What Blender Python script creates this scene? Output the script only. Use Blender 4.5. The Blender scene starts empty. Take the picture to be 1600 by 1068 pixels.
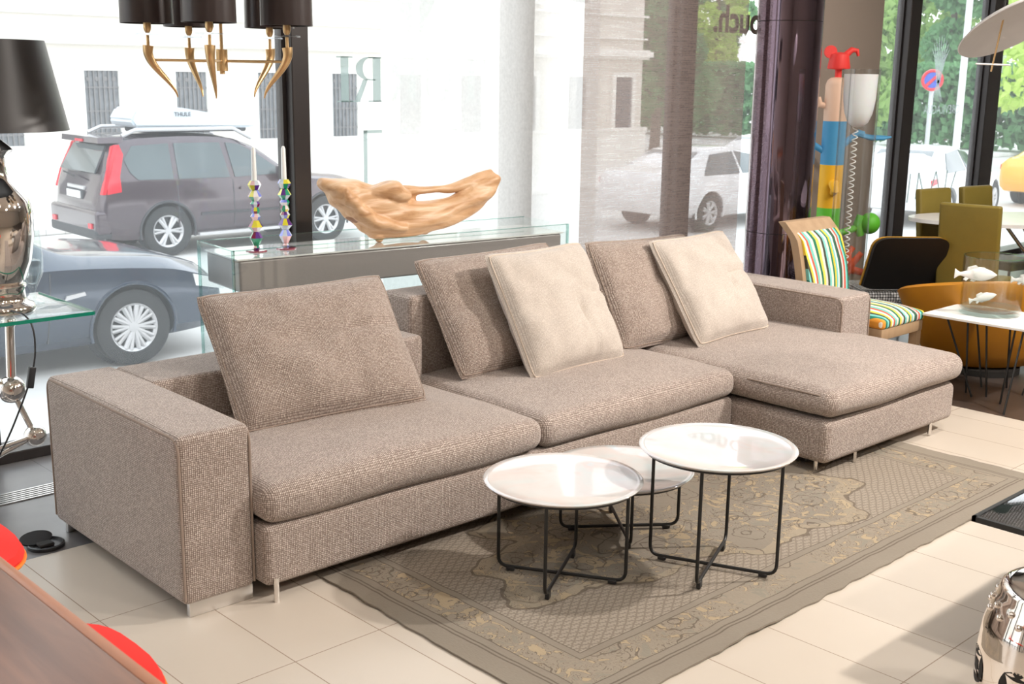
import bpy, bmesh, math, random
from mathutils import Vector, Matrix, noise
R = math.radians; PI = math.pi
random.seed(7)
S = bpy.context.scene
COL = S.collection

# ------------------------------------------------------------------ camera
CAMZ = 1.6
cd = bpy.data.cameras.new('camera'); cam = bpy.data.objects.new('camera', cd); COL.objects.link(cam)
cd.sensor_width = 36; cd.lens = 36 * 1846.2 / 1600; cd.clip_start = .05; cd.clip_end = 300
rr, dn, fw = Vector((.72566, -.687918, .013654)), Vector((-.142233, -.169393, -.975231)), Vector((.673192, .705744, -.220766))
m3 = Matrix((rr, -dn, -fw)).transposed()
cam.matrix_world = Matrix.Translation((0, 0, CAMZ)) @ m3.to_4x4()
cd.dof.use_dof = True; cd.dof.focus_distance = 4.1; cd.dof.aperture_fstop = 9
S.camera = cam

# ------------------------------------------------------------------ sky and light
w = bpy.data.worlds.new('overcast_sky'); S.world = w; w.use_nodes = True
wn = w.node_tree; bg = wn.nodes['Background']
sky_tc = wn.nodes.new('ShaderNodeTexCoord'); sky_sep = wn.nodes.new('ShaderNodeSeparateXYZ'); sky_r = wn.nodes.new('ShaderNodeValToRGB')
wn.links.new(sky_tc.outputs['Generated'], sky_sep.inputs[0]); wn.links.new(sky_sep.outputs['Z'], sky_r.inputs[0])
sky_r.color_ramp.elements[0].color = (.98, .99, 1, 1); sky_r.color_ramp.elements[1].color = (.86, .94, 1, 1)
wn.links.new(sky_r.outputs[0], bg.inputs[0]); bg.inputs[1].default_value = 2.85

WARM = (1, .93, .86); LP = .68
def area(name, loc, tgt, size, power, col, spread=180):
    l = bpy.data.lights.new(name, 'AREA'); l.shape = 'DISK'; l.size = size; l.energy = power * LP; l.color = col; l.spread = R(spread)
    o = bpy.data.objects.new(name, l); COL.objects.link(o); o.location = loc
    o.rotation_euler = (Vector(tgt) - Vector(loc)).to_track_quat('-Z', 'Y').to_euler(); return o
CEIL = 3.5
LAMPS = [((5.9, .2), (3.2, 2.9, .3), 185, .16), ((3.6, .3), (3.2, 2.8, .3), 55, .18), ((1.0, .4), (2.2, 3.3, .3), 13, .22), ((6.4, 1.9), (4.8, 3.4, .3), 50, .2),
         ((-.8, -1.2), (1.5, 2.2, .3), 20, .3), ((3.0, -1.6), (3.5, 1.5, 0), 60, .3), ((8.2, 1.2), (7.0, 3.2, .3), 35, .3), ((.6, 2.6), (2.2, 3.4, .4), 7, .25)]
for (lx, ly), tg, pw, sz in LAMPS:
    area('ceiling_spot_light', (lx, ly, CEIL - .06), tg, sz, pw, WARM, 150)
S.view_settings.view_transform = 'Standard'; S.view_settings.look = 'None'
S.view_settings.exposure = 0.0; S.view_settings.gamma = 1; S.view_settings.use_curve_mapping = False

# ------------------------------------------------------------------ material helpers
def lin(c):
    return tuple((x / 255 / 12.92 if x / 255 <= .04045 else ((x / 255 + .055) / 1.055) ** 2.4) for x in c)
def rgb(*c): return (*lin(c), 1)
class NT:
    def __init__(s, name):
        s.m = bpy.data.materials.new(name); s.m.use_nodes = True; s.t = s.m.node_tree
        s.b = s.t.nodes['Principled BSDF']; s.out = s.t.nodes['Material Output']
    def n(s, typ, props=None, **ins):
        d = s.t.nodes.new('ShaderNode' + typ)
        for k, v in (props or {}).items(): setattr(d, k, v)
        for k, v in ins.items():
            key = int(k[1:]) if k[0] == '_' else k.replace('_', ' ')
            s.set(d.inputs[key], v)
        return d
    def set(s, sock, v):
        if isinstance(v, bpy.types.NodeSocket): s.t.links.new(v, sock)
        else: sock.default_value = v
    def math(s, op, a, b=0.0, c=0.0):
        return s.n('Math', {'operation': op}, _0=a, _1=b, _2=c).outputs[0]
    def mix(s, f, a, b, blend='MIX'):
        d = s.t.nodes.new('ShaderNodeMix'); d.data_type = 'RGBA'; d.blend_type = blend
        s.set(d.inputs[0], f); s.set(d.inputs[6], a); s.set(d.inputs[7], b); return d.outputs[2]
    def ramp(s, f, stops, interp='LINEAR'):
        d = s.t.nodes.new('ShaderNodeValToRGB'); r = d.color_ramp; r.interpolation = interp
        while len(r.elements) < len(stops): r.elements.new(.5)
        for e, (p, c) in zip(r.elements, stops):
            e.position = p; e.color = c if len(c) == 4 else (*c, 1)
        s.set(d.inputs[0], f); return d.outputs[0]
    def coord(s, kind='Object', scale=None, rot=None):
        o = s.n('TexCoord').outputs[kind]
        if scale or rot:
            mp = s.n('Mapping', Vector=o)
            if scale: mp.inputs['Scale'].default_value = scale
            if rot: mp.inputs['Rotation'].default_value = rot
            o = mp.outputs[0]
        return o
    def bump(s, h, strength=.3, dist=.01):
        d = s.n('Bump', Height=h, Strength=strength, Distance=dist); s.t.links.new(d.outputs[0], s.b.inputs['Normal'])
    def p(s, **k):
        for a, v in k.items(): s.set(s.b.inputs[a.replace('_', ' ')], v)
        return s.m
G = lambda v: (v, v, v, 1)

def plain(name, c, rough=.5, metal=0, var=.06, scale=12, bump=0, coat=0, **k):
    """a painted / moulded surface: slight tone variation from noise"""
    t = NT(name); co = t.coord()
    nz = t.n('TexNoise', Vector=co, Scale=scale, Detail=3.0)
    lo = tuple(x * (1 - var) for x in c[:3]) + (1,); hi = tuple(min(1, x * (1 + var)) for x in c[:3]) + (1,)
    t.p(Base_Color=t.mix(nz.outputs[0], lo, hi), Roughness=rough, Metallic=metal)
    if coat: t.p(Coat_Weight=coat, Coat_Roughness=.05)
    if bump: t.bump(nz.outputs[0], bump, .005)
    for a, v in k.items(): t.p(**{a: v})
    return t.m

def fabric(name, dark, light, scale=170, rnd=.35, bump=.6, var=.12, rough=.95, flat=False):
    t = NT(name); co = t.coord()
    if flat: wc = co
    else:       # each face gets its own flat weave, chosen by the side it looks to
        sp = t.n('SeparateXYZ', Vector=co); sn = t.n('SeparateXYZ', Vector=t.n('TexCoord').outputs['Normal'])
        mz = t.math('GREATER_THAN', t.math('ABSOLUTE', sn.outputs[2]), .66); mx = t.math('GREATER_THAN', t.math('ABSOLUTE', sn.outputs[0]), .7)
        a_ = t.n('MapRange', _0=mx, _3=sp.outputs[0], _4=sp.outputs[1]).outputs[0]
        u_ = t.n('MapRange', _0=mz, _3=a_, _4=sp.outputs[0]).outputs[0]; v_ = t.n('MapRange', _0=mz, _3=sp.outputs[2], _4=sp.outputs[1]).outputs[0]
        wc = t.n('CombineXYZ', X=u_, Y=v_).outputs[0]
    v = t.n('TexVoronoi', {'voronoi_dimensions': '2D'}, Vector=wc, Scale=scale, Randomness=rnd)
    sc_ = t.n('SeparateColor', _0=v.outputs['Color'])
    f = t.ramp(v.outputs['Distance'], [(.10, G(1)), (.56, G(0))])
    f = t.math('MULTIPLY', f, t.math('MULTIPLY_ADD', sc_.outputs[0], .75, .45))
    n1 = t.n('TexNoise', Vector=co, Scale=9.0, Detail=4.0, Roughness=.6)
    n2 = t.n('TexNoise', Vector=t.coord(scale=(1, 1, 6)), Scale=30.0, Detail=2.0)
    c = t.mix(f, dark, light)
    k = t.math('MULTIPLY_ADD', n1.outputs[0], var * 2, 1 - var)
    k = t.math('MULTIPLY', k, t.math('MULTIPLY_ADD', n2.outputs[0], var, 1 - var / 2))
    vm = t.n('VectorMath', {'operation': 'SCALE'}, _0=c); t.set(vm.inputs['Scale'], k)
    t.p(Base_Color=vm.outputs[0], Roughness=rough, Sheen_Weight=.25, Sheen_Roughness=.5)
    t.bump(f, bump, .003)
    return t.m

MAT = {}
MAT['sofa'] = fabric('taupe_weave', rgb(124, 107, 97), rgb(222, 208, 198), 160, .22)
MAT['pillow_taupe'] = fabric('taupe_pillow_weave', rgb(124, 106, 96), rgb(216, 201, 189), 180, .22, flat=True)
MAT['pillow_cream'] = fabric('cream_pillow_weave', rgb(180, 168, 157), rgb(218, 209, 200), 200, .22, bump=.3, flat=True)
MAT['piping'] = plain('taupe_piping', rgb(156, 139, 127), .9)
MAT['chrome'] = plain('polished_chrome', (.82, .8, .78, 1), .06, 1, .02)
MAT['chrome_warm'] = plain('polished_nickel', (.80, .74, .69, 1), .05, 1, .02)
MAT['brushed'] = plain('brushed_steel', (.72, .7, .68, 1), .3, 1, .04)
MAT['black'] = plain('black_powder_coat', (.012, .012, .012, 1), .4)
MAT['plastic'] = plain('black_plastic', (.02, .02, .022, 1), .35)
MAT['dark'] = plain('dark_underframe', (.02, .018, .016, 1), .8)
MAT['frame'] = plain('dark_bronze_frame', rgb(52, 47, 46), .35, .3)
MAT['brass'] = plain('brushed_gold', rgb(228, 192, 142), .34, 1, .04)
MAT['shade_brown'] = plain('dark_brown_satin_shade', rgb(44, 32, 30), .3, 0, .05, 4, Sheen_Weight=.2)
MAT['shade_black'] = plain('black_satin_shade', rgb(38, 34, 34), .38, 0, .05, 4, Sheen_Weight=.3)
def vinyl(name, col, op):
    t = NT(name); t.t.nodes.remove(t.b)
    m_ = t.n('MixShader', _0=op, _1=t.n('BsdfTransparent').outputs[0], _2=t.n('BsdfTranslucent', Color=col).outputs[0]); t.t.links.new(m_.outputs[0], t.out.inputs[0]); return t.m
MAT['white'] = plain('white_gloss', (.85, .85, .84, 1), .2)
MAT['white_matte'] = plain('white_matte', (.86, .85, .83, 1), .6)
MAT['candle'] = plain('white_wax', (.9, .9, .88, 1), .35)
MAT['lacquer'] = plain('taupe_lacquer', rgb(146, 138, 136), .2, 0, .03, 5)

def glassy(name, tint=(1, 1, 1, 1), refl=.1, veil=0.0, veilcol=(.92, .95, .97, 1), rough=.0):
    t = NT(name); t.t.nodes.remove(t.b)
    tr = t.n('BsdfTransparent', Color=tint); gl = t.n('BsdfGlossy', Color=(1, 1, 1, 1), Roughness=rough)
    fr = t.n('LayerWeight', Blend=.5)
    f = t.math('MULTIPLY_ADD', t.math('POWER', fr.outputs['Facing'], 4.5), .6, refl * .35)
    mx = t.n('MixShader', _0=f, _1=tr.outputs[0], _2=gl.outputs[0]); o = mx.outputs[0]
    if veil:  # whitish translucent mix imitates the veiling haze in the pane
        tl = t.n('BsdfTranslucent', Color=veilcol)
        nz = t.n('TexNoise', Vector=t.coord(), Scale=1.2, Detail=6.0, Roughness=.7)
        df = t.math('MULTIPLY', t.math('MULTIPLY_ADD', nz.outputs[0], .7, .65), veil)
        m2 = t.n('MixShader', _0=df, _1=o, _2=tl.outputs[0]); o = m2.outputs[0]
    t.t.links.new(o, t.out.inputs[0]); return t.m
MAT['window'] = glassy('shop_window_glass', (.985, .995, 1, 1), .05, .04)
MAT['clear'] = glassy('clear_glass', (.965, .985, .98, 1), .1)
MAT['acrylic'] = glassy('clear_acrylic', (.97, .975, .97, 1), .15)
MAT['crystal'] = glassy('crystal_plate', (.86, .88, .9, 1), .3)
t = NT('green_glass_edge'); MAT['glass_edge'] = t.p(Base_Color=rgb(20, 130, 105), Roughness=.1, Alpha=.9)
MAT['carglass'] = plain('car_window_glass', rgb(66, 80, 84), .06, 0, .3, 1.6, coat=.6)
MAT['tyre'] = plain('tyre_rubber', (.03, .032, .034, 1), .8)
MAT['alloy'] = plain('alloy_rim', (.56, .56, .57, 1), .3, .4)
MAT['tail'] = plain('red_tail_light', rgb(215, 30, 50), .15, 0, .05)
MAT['cartrim'] = plain('car_dark_trim', rgb(60, 62, 66), .6)
MAT['suv'] = plain('grey_plum_car_paint', rgb(74, 62, 69), .16, .25, .04, 2, coat=.8)
MAT['bmw'] = plain('slate_blue_car_paint', rgb(44, 58, 76), .15, .3, .04, 2, coat=.8)
MAT['whitecar'] = plain('white_car_paint', (.85, .86, .87, 1), .2, 0, .02, 2, coat=.6)
MAT['yellowcar'] = plain('yellow_car_paint', rgb(240, 176, 60), .25, 0, .03, 2, coat=.6)
MAT['box'] = plain('pale_blue_grey_box', rgb(204, 214, 222), .3, 0, .03)

# ------------------------------------------------------------------ mesh helpers
def obj(name, bm, mat, parent=None, smooth=True, angle=38, loc=None, rot=None):
    me = bpy.data.meshes.new(name)
    bmesh.ops.recalc_face_normals(bm, faces=bm.faces[:])
    bm.to_mesh(me); bm.free()
    for mm in (mat if isinstance(mat, (list, tuple)) else [mat]): me.materials.append(mm)
    if smooth:
        for p in me.polygons: p.use_smooth = True
        me.set_sharp_from_angle(angle=R(angle))
    o = bpy.data.objects.new(name, me); COL.objects.link(o)
    if parent: o.parent = parent
    if loc: o.location = loc
    if rot: o.rotation_euler = rot
    return o
def tag(o, label, cat, group=None):
    o['label'] = label; o['category'] = cat
    if group: o['group'] = group
    return o
def thing(name, label, cat, loc=(0, 0, 0), rz=0, group=None):
    o = bpy.data.objects.new(name, None); o.empty_display_size = .1; COL.objects.link(o)
    o.location = loc; o.rotation_euler = (0, 0, rz); return tag(o, label, cat, group)
def struct(name, bm, mat, **k):
    o = obj(name, bm, mat, **k); o['kind'] = 'structure'; return o
def dup(root, loc=None, rz=None, label=None):
    r = root.copy(); COL.objects.link(r)
    if loc: r.location = loc
    if rz is not None: r.rotation_euler = (0, 0, rz)
    if label: r['label'] = label
    for ch in list(root.children):
        c = ch.copy(); COL.objects.link(c); c.parent = r
        for g in list(ch.children):
            d = g.copy(); COL.objects.link(d); d.parent = c
    return r
def BM(): return bmesh.new()
def box(bm, a, b, bev=0, seg=2, mtx=None):
    r = bmesh.ops.create_cube(bm, size=1)
    vs = r['verts']
    for v in vs: v.co = Vector([(a[i] + b[i]) / 2 + v.co[i] * (b[i] - a[i]) for i in range(3)])
    if bev:
        es = {e for v in vs for e in v.link_edges}
        q = bmesh.ops.bevel(bm, geom=list(es), offset=bev, segments=seg, affect='EDGES', profile=.5)
        vs = list({v for f in q['faces'] for v in f.verts} | {v for v in vs if v.is_valid})
    if mtx is not None: bmesh.ops.transform(bm, matrix=mtx, verts=[v for v in vs if v.is_valid])
    return bm
def frame_at(p, d):
    z = Vector(d).normalized(); x = z.orthogonal().normalized(); y = z.cross(x); return x, y
def tube(bm, pts, r, seg=10, caps=True, closed=False, flat=1.0):
    """sweep a circle of radius r (number or list) along points"""
    pts = [Vector(p) for p in pts]; n = len(pts); rings = []; prevx = None
    for i, p in enumerate(pts):
        if closed: d = pts[(i + 1) % n] - pts[i - 1]
        else: d = pts[min(i + 1, n - 1)] - pts[max(i - 1, 0)]
        d.normalize()
        if prevx is None: x, y = frame_at(p, d)
        else:
            x = (prevx - d * prevx.dot(d)).normalized(); y = d.cross(x)
        prevx = x; rad = r[i] if isinstance(r, (list, tuple)) else r
        rings.append([bm.verts.new(p + (x * math.cos(a) + y * math.sin(a) * flat) * rad) for a in [2 * PI * k / seg for k in range(seg)]])
    m = n if closed else n - 1
    for i in range(m):
        A, B = rings[i], rings[(i + 1) % n]
        for k in range(seg): bm.faces.new((A[k], A[(k + 1) % seg], B[(k + 1) % seg], B[k]))
    if caps and not closed: bm.faces.new(rings[0][::-1]); bm.faces.new(rings[-1])
    return bm
def bend(pts, r, n=5):
    """round the corners of a polyline"""
    pts = [Vector(p) for p in pts]; out = [pts[0]]
    for i in range(1, len(pts) - 1):
        a, b, c = pts[i - 1], pts[i], pts[i + 1]
        p0 = b + (a - b).normalized() * min(r, (a - b).length * .49); p1 = b + (c - b).normalized() * min(r, (c - b).length * .49)
        for k in range(n + 1):
            s = k / n; out.append(p0 * (1 - s) ** 2 + b * 2 * s * (1 - s) + p1 * s * s)
    out.append(pts[-1]); return out
def lathe(bm, prof, seg=40, c=(0, 0, 0), caps=True):
    rings = []
    for r, z in prof:
        if r < 1e-5: rings.append([bm.verts.new((c[0], c[1], c[2] + z))])
        else: rings.append([bm.verts.new((c[0] + r * math.cos(2 * PI * k / seg), c[1] + r * math.sin(2 * PI * k / seg), c[2] + z)) for k in range(seg)])
    for A, B in zip(rings, rings[1:]):
        for k in range(seg):
            k2 = (k + 1) % seg
            if len(A) == 1 and len(B) == 1: continue
            if len(A) == 1: bm.faces.new((A[0], B[k], B[k2]))
            elif len(B) == 1: bm.faces.new((A[k], A[k2], B[0]))
            else: bm.faces.new((A[k], A[k2], B[k2], B[k]))
    if caps:
        if len(rings[0]) > 1: bm.faces.new(rings[0][::-1])
        if len(rings[-1]) > 1: bm.faces.new(rings[-1])
    return bm
def prism(bm, poly, d0, d1, plane='xz', f=None):
    """polygon extruded between depths d0..d1 along the missing axis"""
    def P(p, d):
        q = {'xz': (p[0], d, p[1]), 'xy': (p[0], p[1], d), 'yz': (d, p[0], p[1])}[plane]
        return f(q) if f else q
    A = [bm.verts.new(P(p, d0)) for p in poly]; B = [bm.verts.new(P(p, d1)) for p in poly]; n = len(poly)
    bm.faces.new(A[::-1]); bm.faces.new(B)
    for k in range(n): bm.faces.new((A[k], A[(k + 1) % n], B[(k + 1) % n], B[k]))
    return bm
def softbox(bm, lo, hi, r, step=.045, f=None, cs=4):
    """rounded box with an even skin, f(p) deforms it (crowned cushions, sagging edges)"""
    lo, hi = Vector(lo), Vector(hi); axes = []
    for i in range(3):
        L = hi[i] - lo[i]; rr_ = min(r, L * .49)
        n = max(2, int((L - 2 * rr_) / step))
        ed = [rr_ * (1 - math.tan(PI / 4 * (1 - k / cs))) for k in range(cs)]
        axes.append([lo[i] + e for e in ed] + [lo[i] + rr_ + (L - 2 * rr_) * k / n for k in range(n + 1)] + [hi[i] - e for e in ed[::-1]])
    cache = {}
    def V(p):
        key = tuple(round(c, 5) for c in p)
        if key in cache: return cache[key]
        p = Vector(p); inn = Vector([min(max(p[i], lo[i] + min(r, (hi[i] - lo[i]) * .49)), hi[i] - min(r, (hi[i] - lo[i]) * .49)) for i in range(3)])
        d = p - inn; rm = min(r, min(hi[i] - lo[i] for i in range(3)) * .49)
        q = inn + d.normalized() * rm if d.length > 1e-6 else p
        if f: q = Vector(f(q))
        cache[key] = bm.verts.new(q); return cache[key]
    for ax in range(3):
        u, v = [(1, 2), (2, 0), (0, 1)][ax]
        for side in (lo[ax], hi[ax]):
            for i in range(len(axes[u]) - 1):
                for j in range(len(axes[v]) - 1):
                    q = []
                    for du, dv in ((0, 0), (1, 0), (1, 1), (0, 1)):
                        c = [0, 0, 0]; c[ax] = side; c[u] = axes[u][i + du]; c[v] = axes[v][j + dv]; q.append(V(c))
                    if len(set(q)) >= 3:
                        try: bm.faces.new(q)
                        except ValueError: pass
    return bm
def evaluated(o):
    dg = bpy.context.evaluated_depsgraph_get(); dg.update()
    return bpy.data.meshes.new_from_object(o.evaluated_get(dg))
def textmesh(name, body, size, mat, loc, mirror=False, parent=None, depth=.002, rx=PI / 2, offset=0):
    c = bpy.data.curves.new(name, 'FONT'); c.body = body; c.size = size; c.extrude = depth; c.offset = offset
    o = bpy.data.objects.new(name, c); COL.objects.link(o); me = evaluated(o); bpy.data.objects.remove(o)
    me.transform(Matrix.Rotation(rx, 4, 'X'))
    if mirror: me.transform(Matrix.Scale(-1, 4, (1, 0, 0)))
    me.materials.clear(); me.materials.append(mat)
    o = bpy.data.objects.new(name, me); COL.objects.link(o); o.location = loc
    if parent: o.parent = parent
    return o

# ================================================================== THE ROOM
WY = 4.82       # room side of the window wall
X0, X1, Y0, Y1, ZT = -3.2, 13.5, -4.2, WY, 3.5
t = NT('beige_floor_tiles'); co = t.coord()
sx = t.n('SeparateXYZ', Vector=co)
def joints(t, s, step, off, wd=.0016):
    f = t.math('FRACT', t.math('DIVIDE', t.math('SUBTRACT', s, off - 50 * step), step))
    d = t.math('MULTIPLY', t.math('MINIMUM', f, t.math('SUBTRACT', 1.0, f)), step)
    return t.math('LESS_THAN', d, wd)
j = t.math('MAXIMUM', joints(t, sx.outputs[0], .291, 2.812), joints(t, sx.outputs[1], .6, 1.382))
cell = t.n('Combine' + 'XYZ', X=t.math('FLOOR', t.math('DIVIDE', t.math('SUBTRACT', sx.outputs[0], 2.812), .291)), Y=t.math('FLOOR', t.math('DIVIDE', t.math('SUBTRACT', sx.outputs[1], 1.382), .6)))
wn_ = t.n('TexWhiteNoise', Vector=cell.outputs[0])
nz = t.n('TexNoise', Vector=co, Scale=3.0, Detail=5.0)
c = t.mix(t.math('MULTIPLY_ADD', nz.outputs[0], .6, t.math('MULTIPLY', wn_.outputs[0], .3)), rgb(196, 185, 171), rgb(212, 202, 189))
c = t.mix(j, c, rgb(150, 130, 112))
t.p(Base_Color=c, Roughness=t.math('MULTIPLY_ADD', j, .4, .32)); t.bump(t.math('SUBTRACT', 1.0, j), .25, .002)
MAT['tiles'] = t.m
t = NT('dark_floor_tiles'); co = t.coord(); sx = t.n('SeparateXYZ', Vector=co)
j = t.math('MAXIMUM', joints(t, sx.outputs[0], .6, 1.2), joints(t, sx.outputs[1], .6, 3.77))
nz = t.n('TexNoise', Vector=co, Scale=8.0, Detail=6.0)
c = t.mix(j, t.mix(nz.outputs[0], rgb(104, 102, 104), rgb(126, 124, 124)), rgb(66, 64, 64))
t.p(Base_Color=c, Roughness=.28); MAT['darktiles'] = t.m
t = NT('dark_brown_stone'); nz = t.n('TexNoise', Vector=t.coord(), Scale=5.0, Detail=6.0)
t.p(Base_Color=t.mix(nz.outputs[0], rgb(60, 52, 48), rgb(82, 72, 66)), Roughness=.3); MAT['brownfloor'] = t.m
XB = 5.585; YB = 3.77
bm = BM(); box(bm, (X0, Y0, -.12), (XB, YB, 0)); struct('floor', bm, MAT['tiles'], smooth=False)
bm = BM(); box(bm, (X0, YB, -.12), (XB, WY, 0)); struct('floor', bm, MAT['darktiles'], smooth=False)
bm = BM(); box(bm, (XB, Y0, -.12), (X1, WY, 0)); struct('floor', bm, MAT['brownfloor'], smooth=False)
MAT['wall'] = plain('painted_wall', rgb(214, 204, 194), .8)
MAT['ceil'] = plain('ceiling_paint', rgb(226, 220, 212), .85)
bm = BM(); box(bm, (X0 - .1, Y0 - .1, ZT), (X1 + .1, WY + .15, ZT + .15)); struct('ceiling', bm, MAT['ceil'], smooth=False)
bm = BM(); box(bm, (X0 - .1, Y0 - .1, -.12), (X1 + .1, Y0, ZT)); struct('wall_back', bm, MAT['wall'], smooth=False)
bm = BM(); box(bm, (X0 - .1, Y0, -.12), (X0, WY + .1, ZT)); struct('wall_left', bm, MAT['wall'], smooth=False)
bm = BM(); box(bm, (X1, Y0, -.12), (X1 + .1, WY + .1, ZT)); struct('wall_right', bm, MAT['wall'], smooth=False)
# window wall: mullions, sill frame, head, panes
ZH = 3.05
MX = [-.9, .2, 1.645, 3.2, 4.668, 6.115, 7.58, 8.96, 10.44, 11.9, 13.3]
k = 0
for x in MX:
    if x == 7.58: continue
    k += 1
    bm = BM()
    hw = .048 if x < 4 else .072 if x < 8 else .085
    if x > 10: hw = .12 if x < 11 else .09
    box(bm, (x - hw, WY - .0, .0), (x + hw, WY + .11, ZH), .004, 1)
    box(bm, (x - hw - .02, WY + .055, .0), (x - hw + .0, WY + .11, ZH))
    box(bm, (x + hw, WY + .055, .0), (x + hw + .02, WY + .11, ZH))
    struct('trim_%d' % k, bm, MAT['frame'])
bm = BM(); box(bm, (X0, WY - .02, 0), (X1, WY + .15, .045), .004, 1); struct('trim_20', bm, MAT['frame'])
bm = BM(); box(bm, (X0, WY - .02, ZH), (X1, WY + .15, ZT), .004, 1); struct('trim_21', bm, MAT['frame'])
bm = BM(); box(bm, (X0, WY - .1, -.45), (X1, WY + .3, -.12)); struct('trim_22', bm, plain('stone_plinth', rgb(200, 196, 190), .8), smooth=False)
edges = [X0] + MX + [X1]; k = 0
for a, b in zip(edges, edges[1:]):
    if b - a < .3: continue
    k += 1
    bm = BM(); box(bm, (a + .03, WY + .075, .045), (b - .03, WY + .085, ZH)); struct('window_%d' % k, bm, MAT['window'], smooth=False)
# taupe pier of the window wall
MAT['pier'] = plain('taupe_plaster', rgb(156, 142, 130), .75, 0, .04, 3)
bm = BM(); box(bm, (7.1, WY - .14, 0), (8.22, WY + .2, ZT), .01, 2); struct('wall_pier', bm, MAT['pier'])
# floor grille along the glass
gr = thing('floor_grille', 'long narrow steel vent grille set in the dark floor by the window', 'floor grille', (0, 4.33, 0))
for q in range(6):
    bm = BM(); box(bm, (X0 + .1, q * .021, .001), (XB, q * .021 + .009, .005)); obj('bar', bm, MAT['brushed'], gr, smooth=False)

# ================================================================== SOFA
SR = -.7 * PI / 180
sofa = thing('corner_sofa', 'long taupe woven corner sofa with chaise end and low block arms', 'sofa', (1.545, 3.01, 0), SR)
ps, pm = MAT['sofa'], MAT['piping']
AH = .562
def arm(x0, x1, side):
    bm = BM()
    def f(p):
        k = max(0, (p.z - .3) / .26); bul = .006 * math.sin(min(1, max(0, p.y / .95)) * PI)
        return (p.x, p.y, p.z + (bul + .004) * k if p.z > .5 else p.z)
    softbox(bm, (x0, 0, .042), (x1, .95, AH), .022, f=f)
    a = obj('arm', bm, ps, sofa)
    for xx in (x0 + .004, x1 - .004):
        bm = BM(); pts = bend([(xx, .002, .06), (xx, .002, AH - .004), (xx, .948, AH - .004), (xx, .948, .06)], .05, 6)
        tube(bm, pts, .0042, 6); obj('piping', bm, pm, a)
    return a
arm(0, .24, -1); arm(3.495, 3.755, 1)
# wooden sled plates / feet
def foot(a, b, m='chrome'):
    bm = BM(); box(bm, a, b, .003, 2); return obj('foot', bm, MAT[m], sofa)
foot((.02, .01, 0), (.235, .03, .05), 'brushed')
foot((.02, .9, 0), (.2, .92, .05), 'brushed')
for fx, fy in ((.275, -.062), (2.62, -.46), (2.845, -.505), (3.47, -.515), (3.62, .2), (3.62, .85)):
    bm = BM(); tube(bm, [(fx, fy, .009 if fy < -.3 else 0), (fx, fy, .08)], .009, 12); obj('foot', bm, MAT['chrome'], sofa)
bm = BM(); box(bm, (.27, .12, .02), (2.6, .9, .10)); box(bm, (2.66, -.38, .02), (3.6, .9, .10)); obj('underframe', bm, MAT['dark'], sofa, smooth=False)
# bases
bm = BM(); softbox(bm, (.243, -.06, .05), (2.578, .93, .247), .024); obj('seat_base', bm, ps, sofa)
bm = BM(); softbox(bm, (2.582, -.53, .05), (3.66, .74, .232), .035); obj('chaise_base', bm, ps, sofa)
# seat cushions
def crown(x0, x1, y0, y1, zt, zb, h, front=.012, seed=0):
    def f(p):
        u = (p.x - x0) / (x1 - x0) * 2 - 1; v = (p.y - y0) / (y1 - y0) * 2 - 1; q = Vector(p)
        k = (1 - abs(u) ** 3) * (1 - abs(v) ** 3); s = (p.z - zb) / (zt - zb)
        wob = noise.noise(Vector((p.x * 3.2 + seed, p.y * 3.2, 0))) * .007 + noise.noise(Vector((p.x * 9 + seed, p.y * 9, 3))) * .0025
        if s > .4: q.z += (h * max(0, k) + wob * min(1, max(0, k) * 3)) * (s - .4) / .6
        if s < .3: q.z += .010 * (1 - abs(u) ** 4) * (1 - s / .3) * (1 if v < -.8 else 0) * -1 + .004 * math.sin(p.x * 9 + seed) * (1 if v < -.8 else 0)
        mid = 1 - (2 * s - 1) ** 2
        q.y += (-front if v < -.8 else 0) * mid * (1 - abs(u) ** 6)
        q.x += front * .6 * mid * (1 if u > .8 else -1 if u < -.8 else 0)
        return q
    return f
def cush(name, a, b, r, h, seed):
    bm = BM(); softbox(bm, a, b, r, .04, crown(a[0], b[0], a[1], b[1], b[2], a[2], h, seed=seed)); return obj(name, bm, ps, sofa)
cush('seat_cushion', (.246, -.072, .252), (1.412, .76, .374), .046, .036, 1)
cush('seat_cushion', (1.416, -.072, .252), (2.572, .76, .374), .046, .038, 5)
bm = BM(); fc = crown(2.584, 3.69, -.545, .76, .365, .243, .042, .016, 9)
def fch(p):
    q = fc(p)
    if q.y > .02 and q.x > 3.5: q.x = 3.5 + (q.x - 3.5) * .3
    return q
softbox(bm, (2.584, -.545, .243), (3.69, .76, .364), .052, .04, fch); obj('chaise_cushion', bm, ps, sofa)
bm = BM(); tube(bm, [(2.582, -.12, .341), (2.577, -.3, .343), (2.583, -.48, .340)], .003, 6); obj('piping', bm, pm, sofa)
# backs
bm = BM(); softbox(bm, (.243, .655, .2), (1.428, .948, AH - .002), .02); obj('low_back', bm, ps, sofa)
bm = BM(); softbox(bm, (1.432, .745, .2), (3.493, .95, .705), .024); obj('high_back', bm, ps, sofa)

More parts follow.
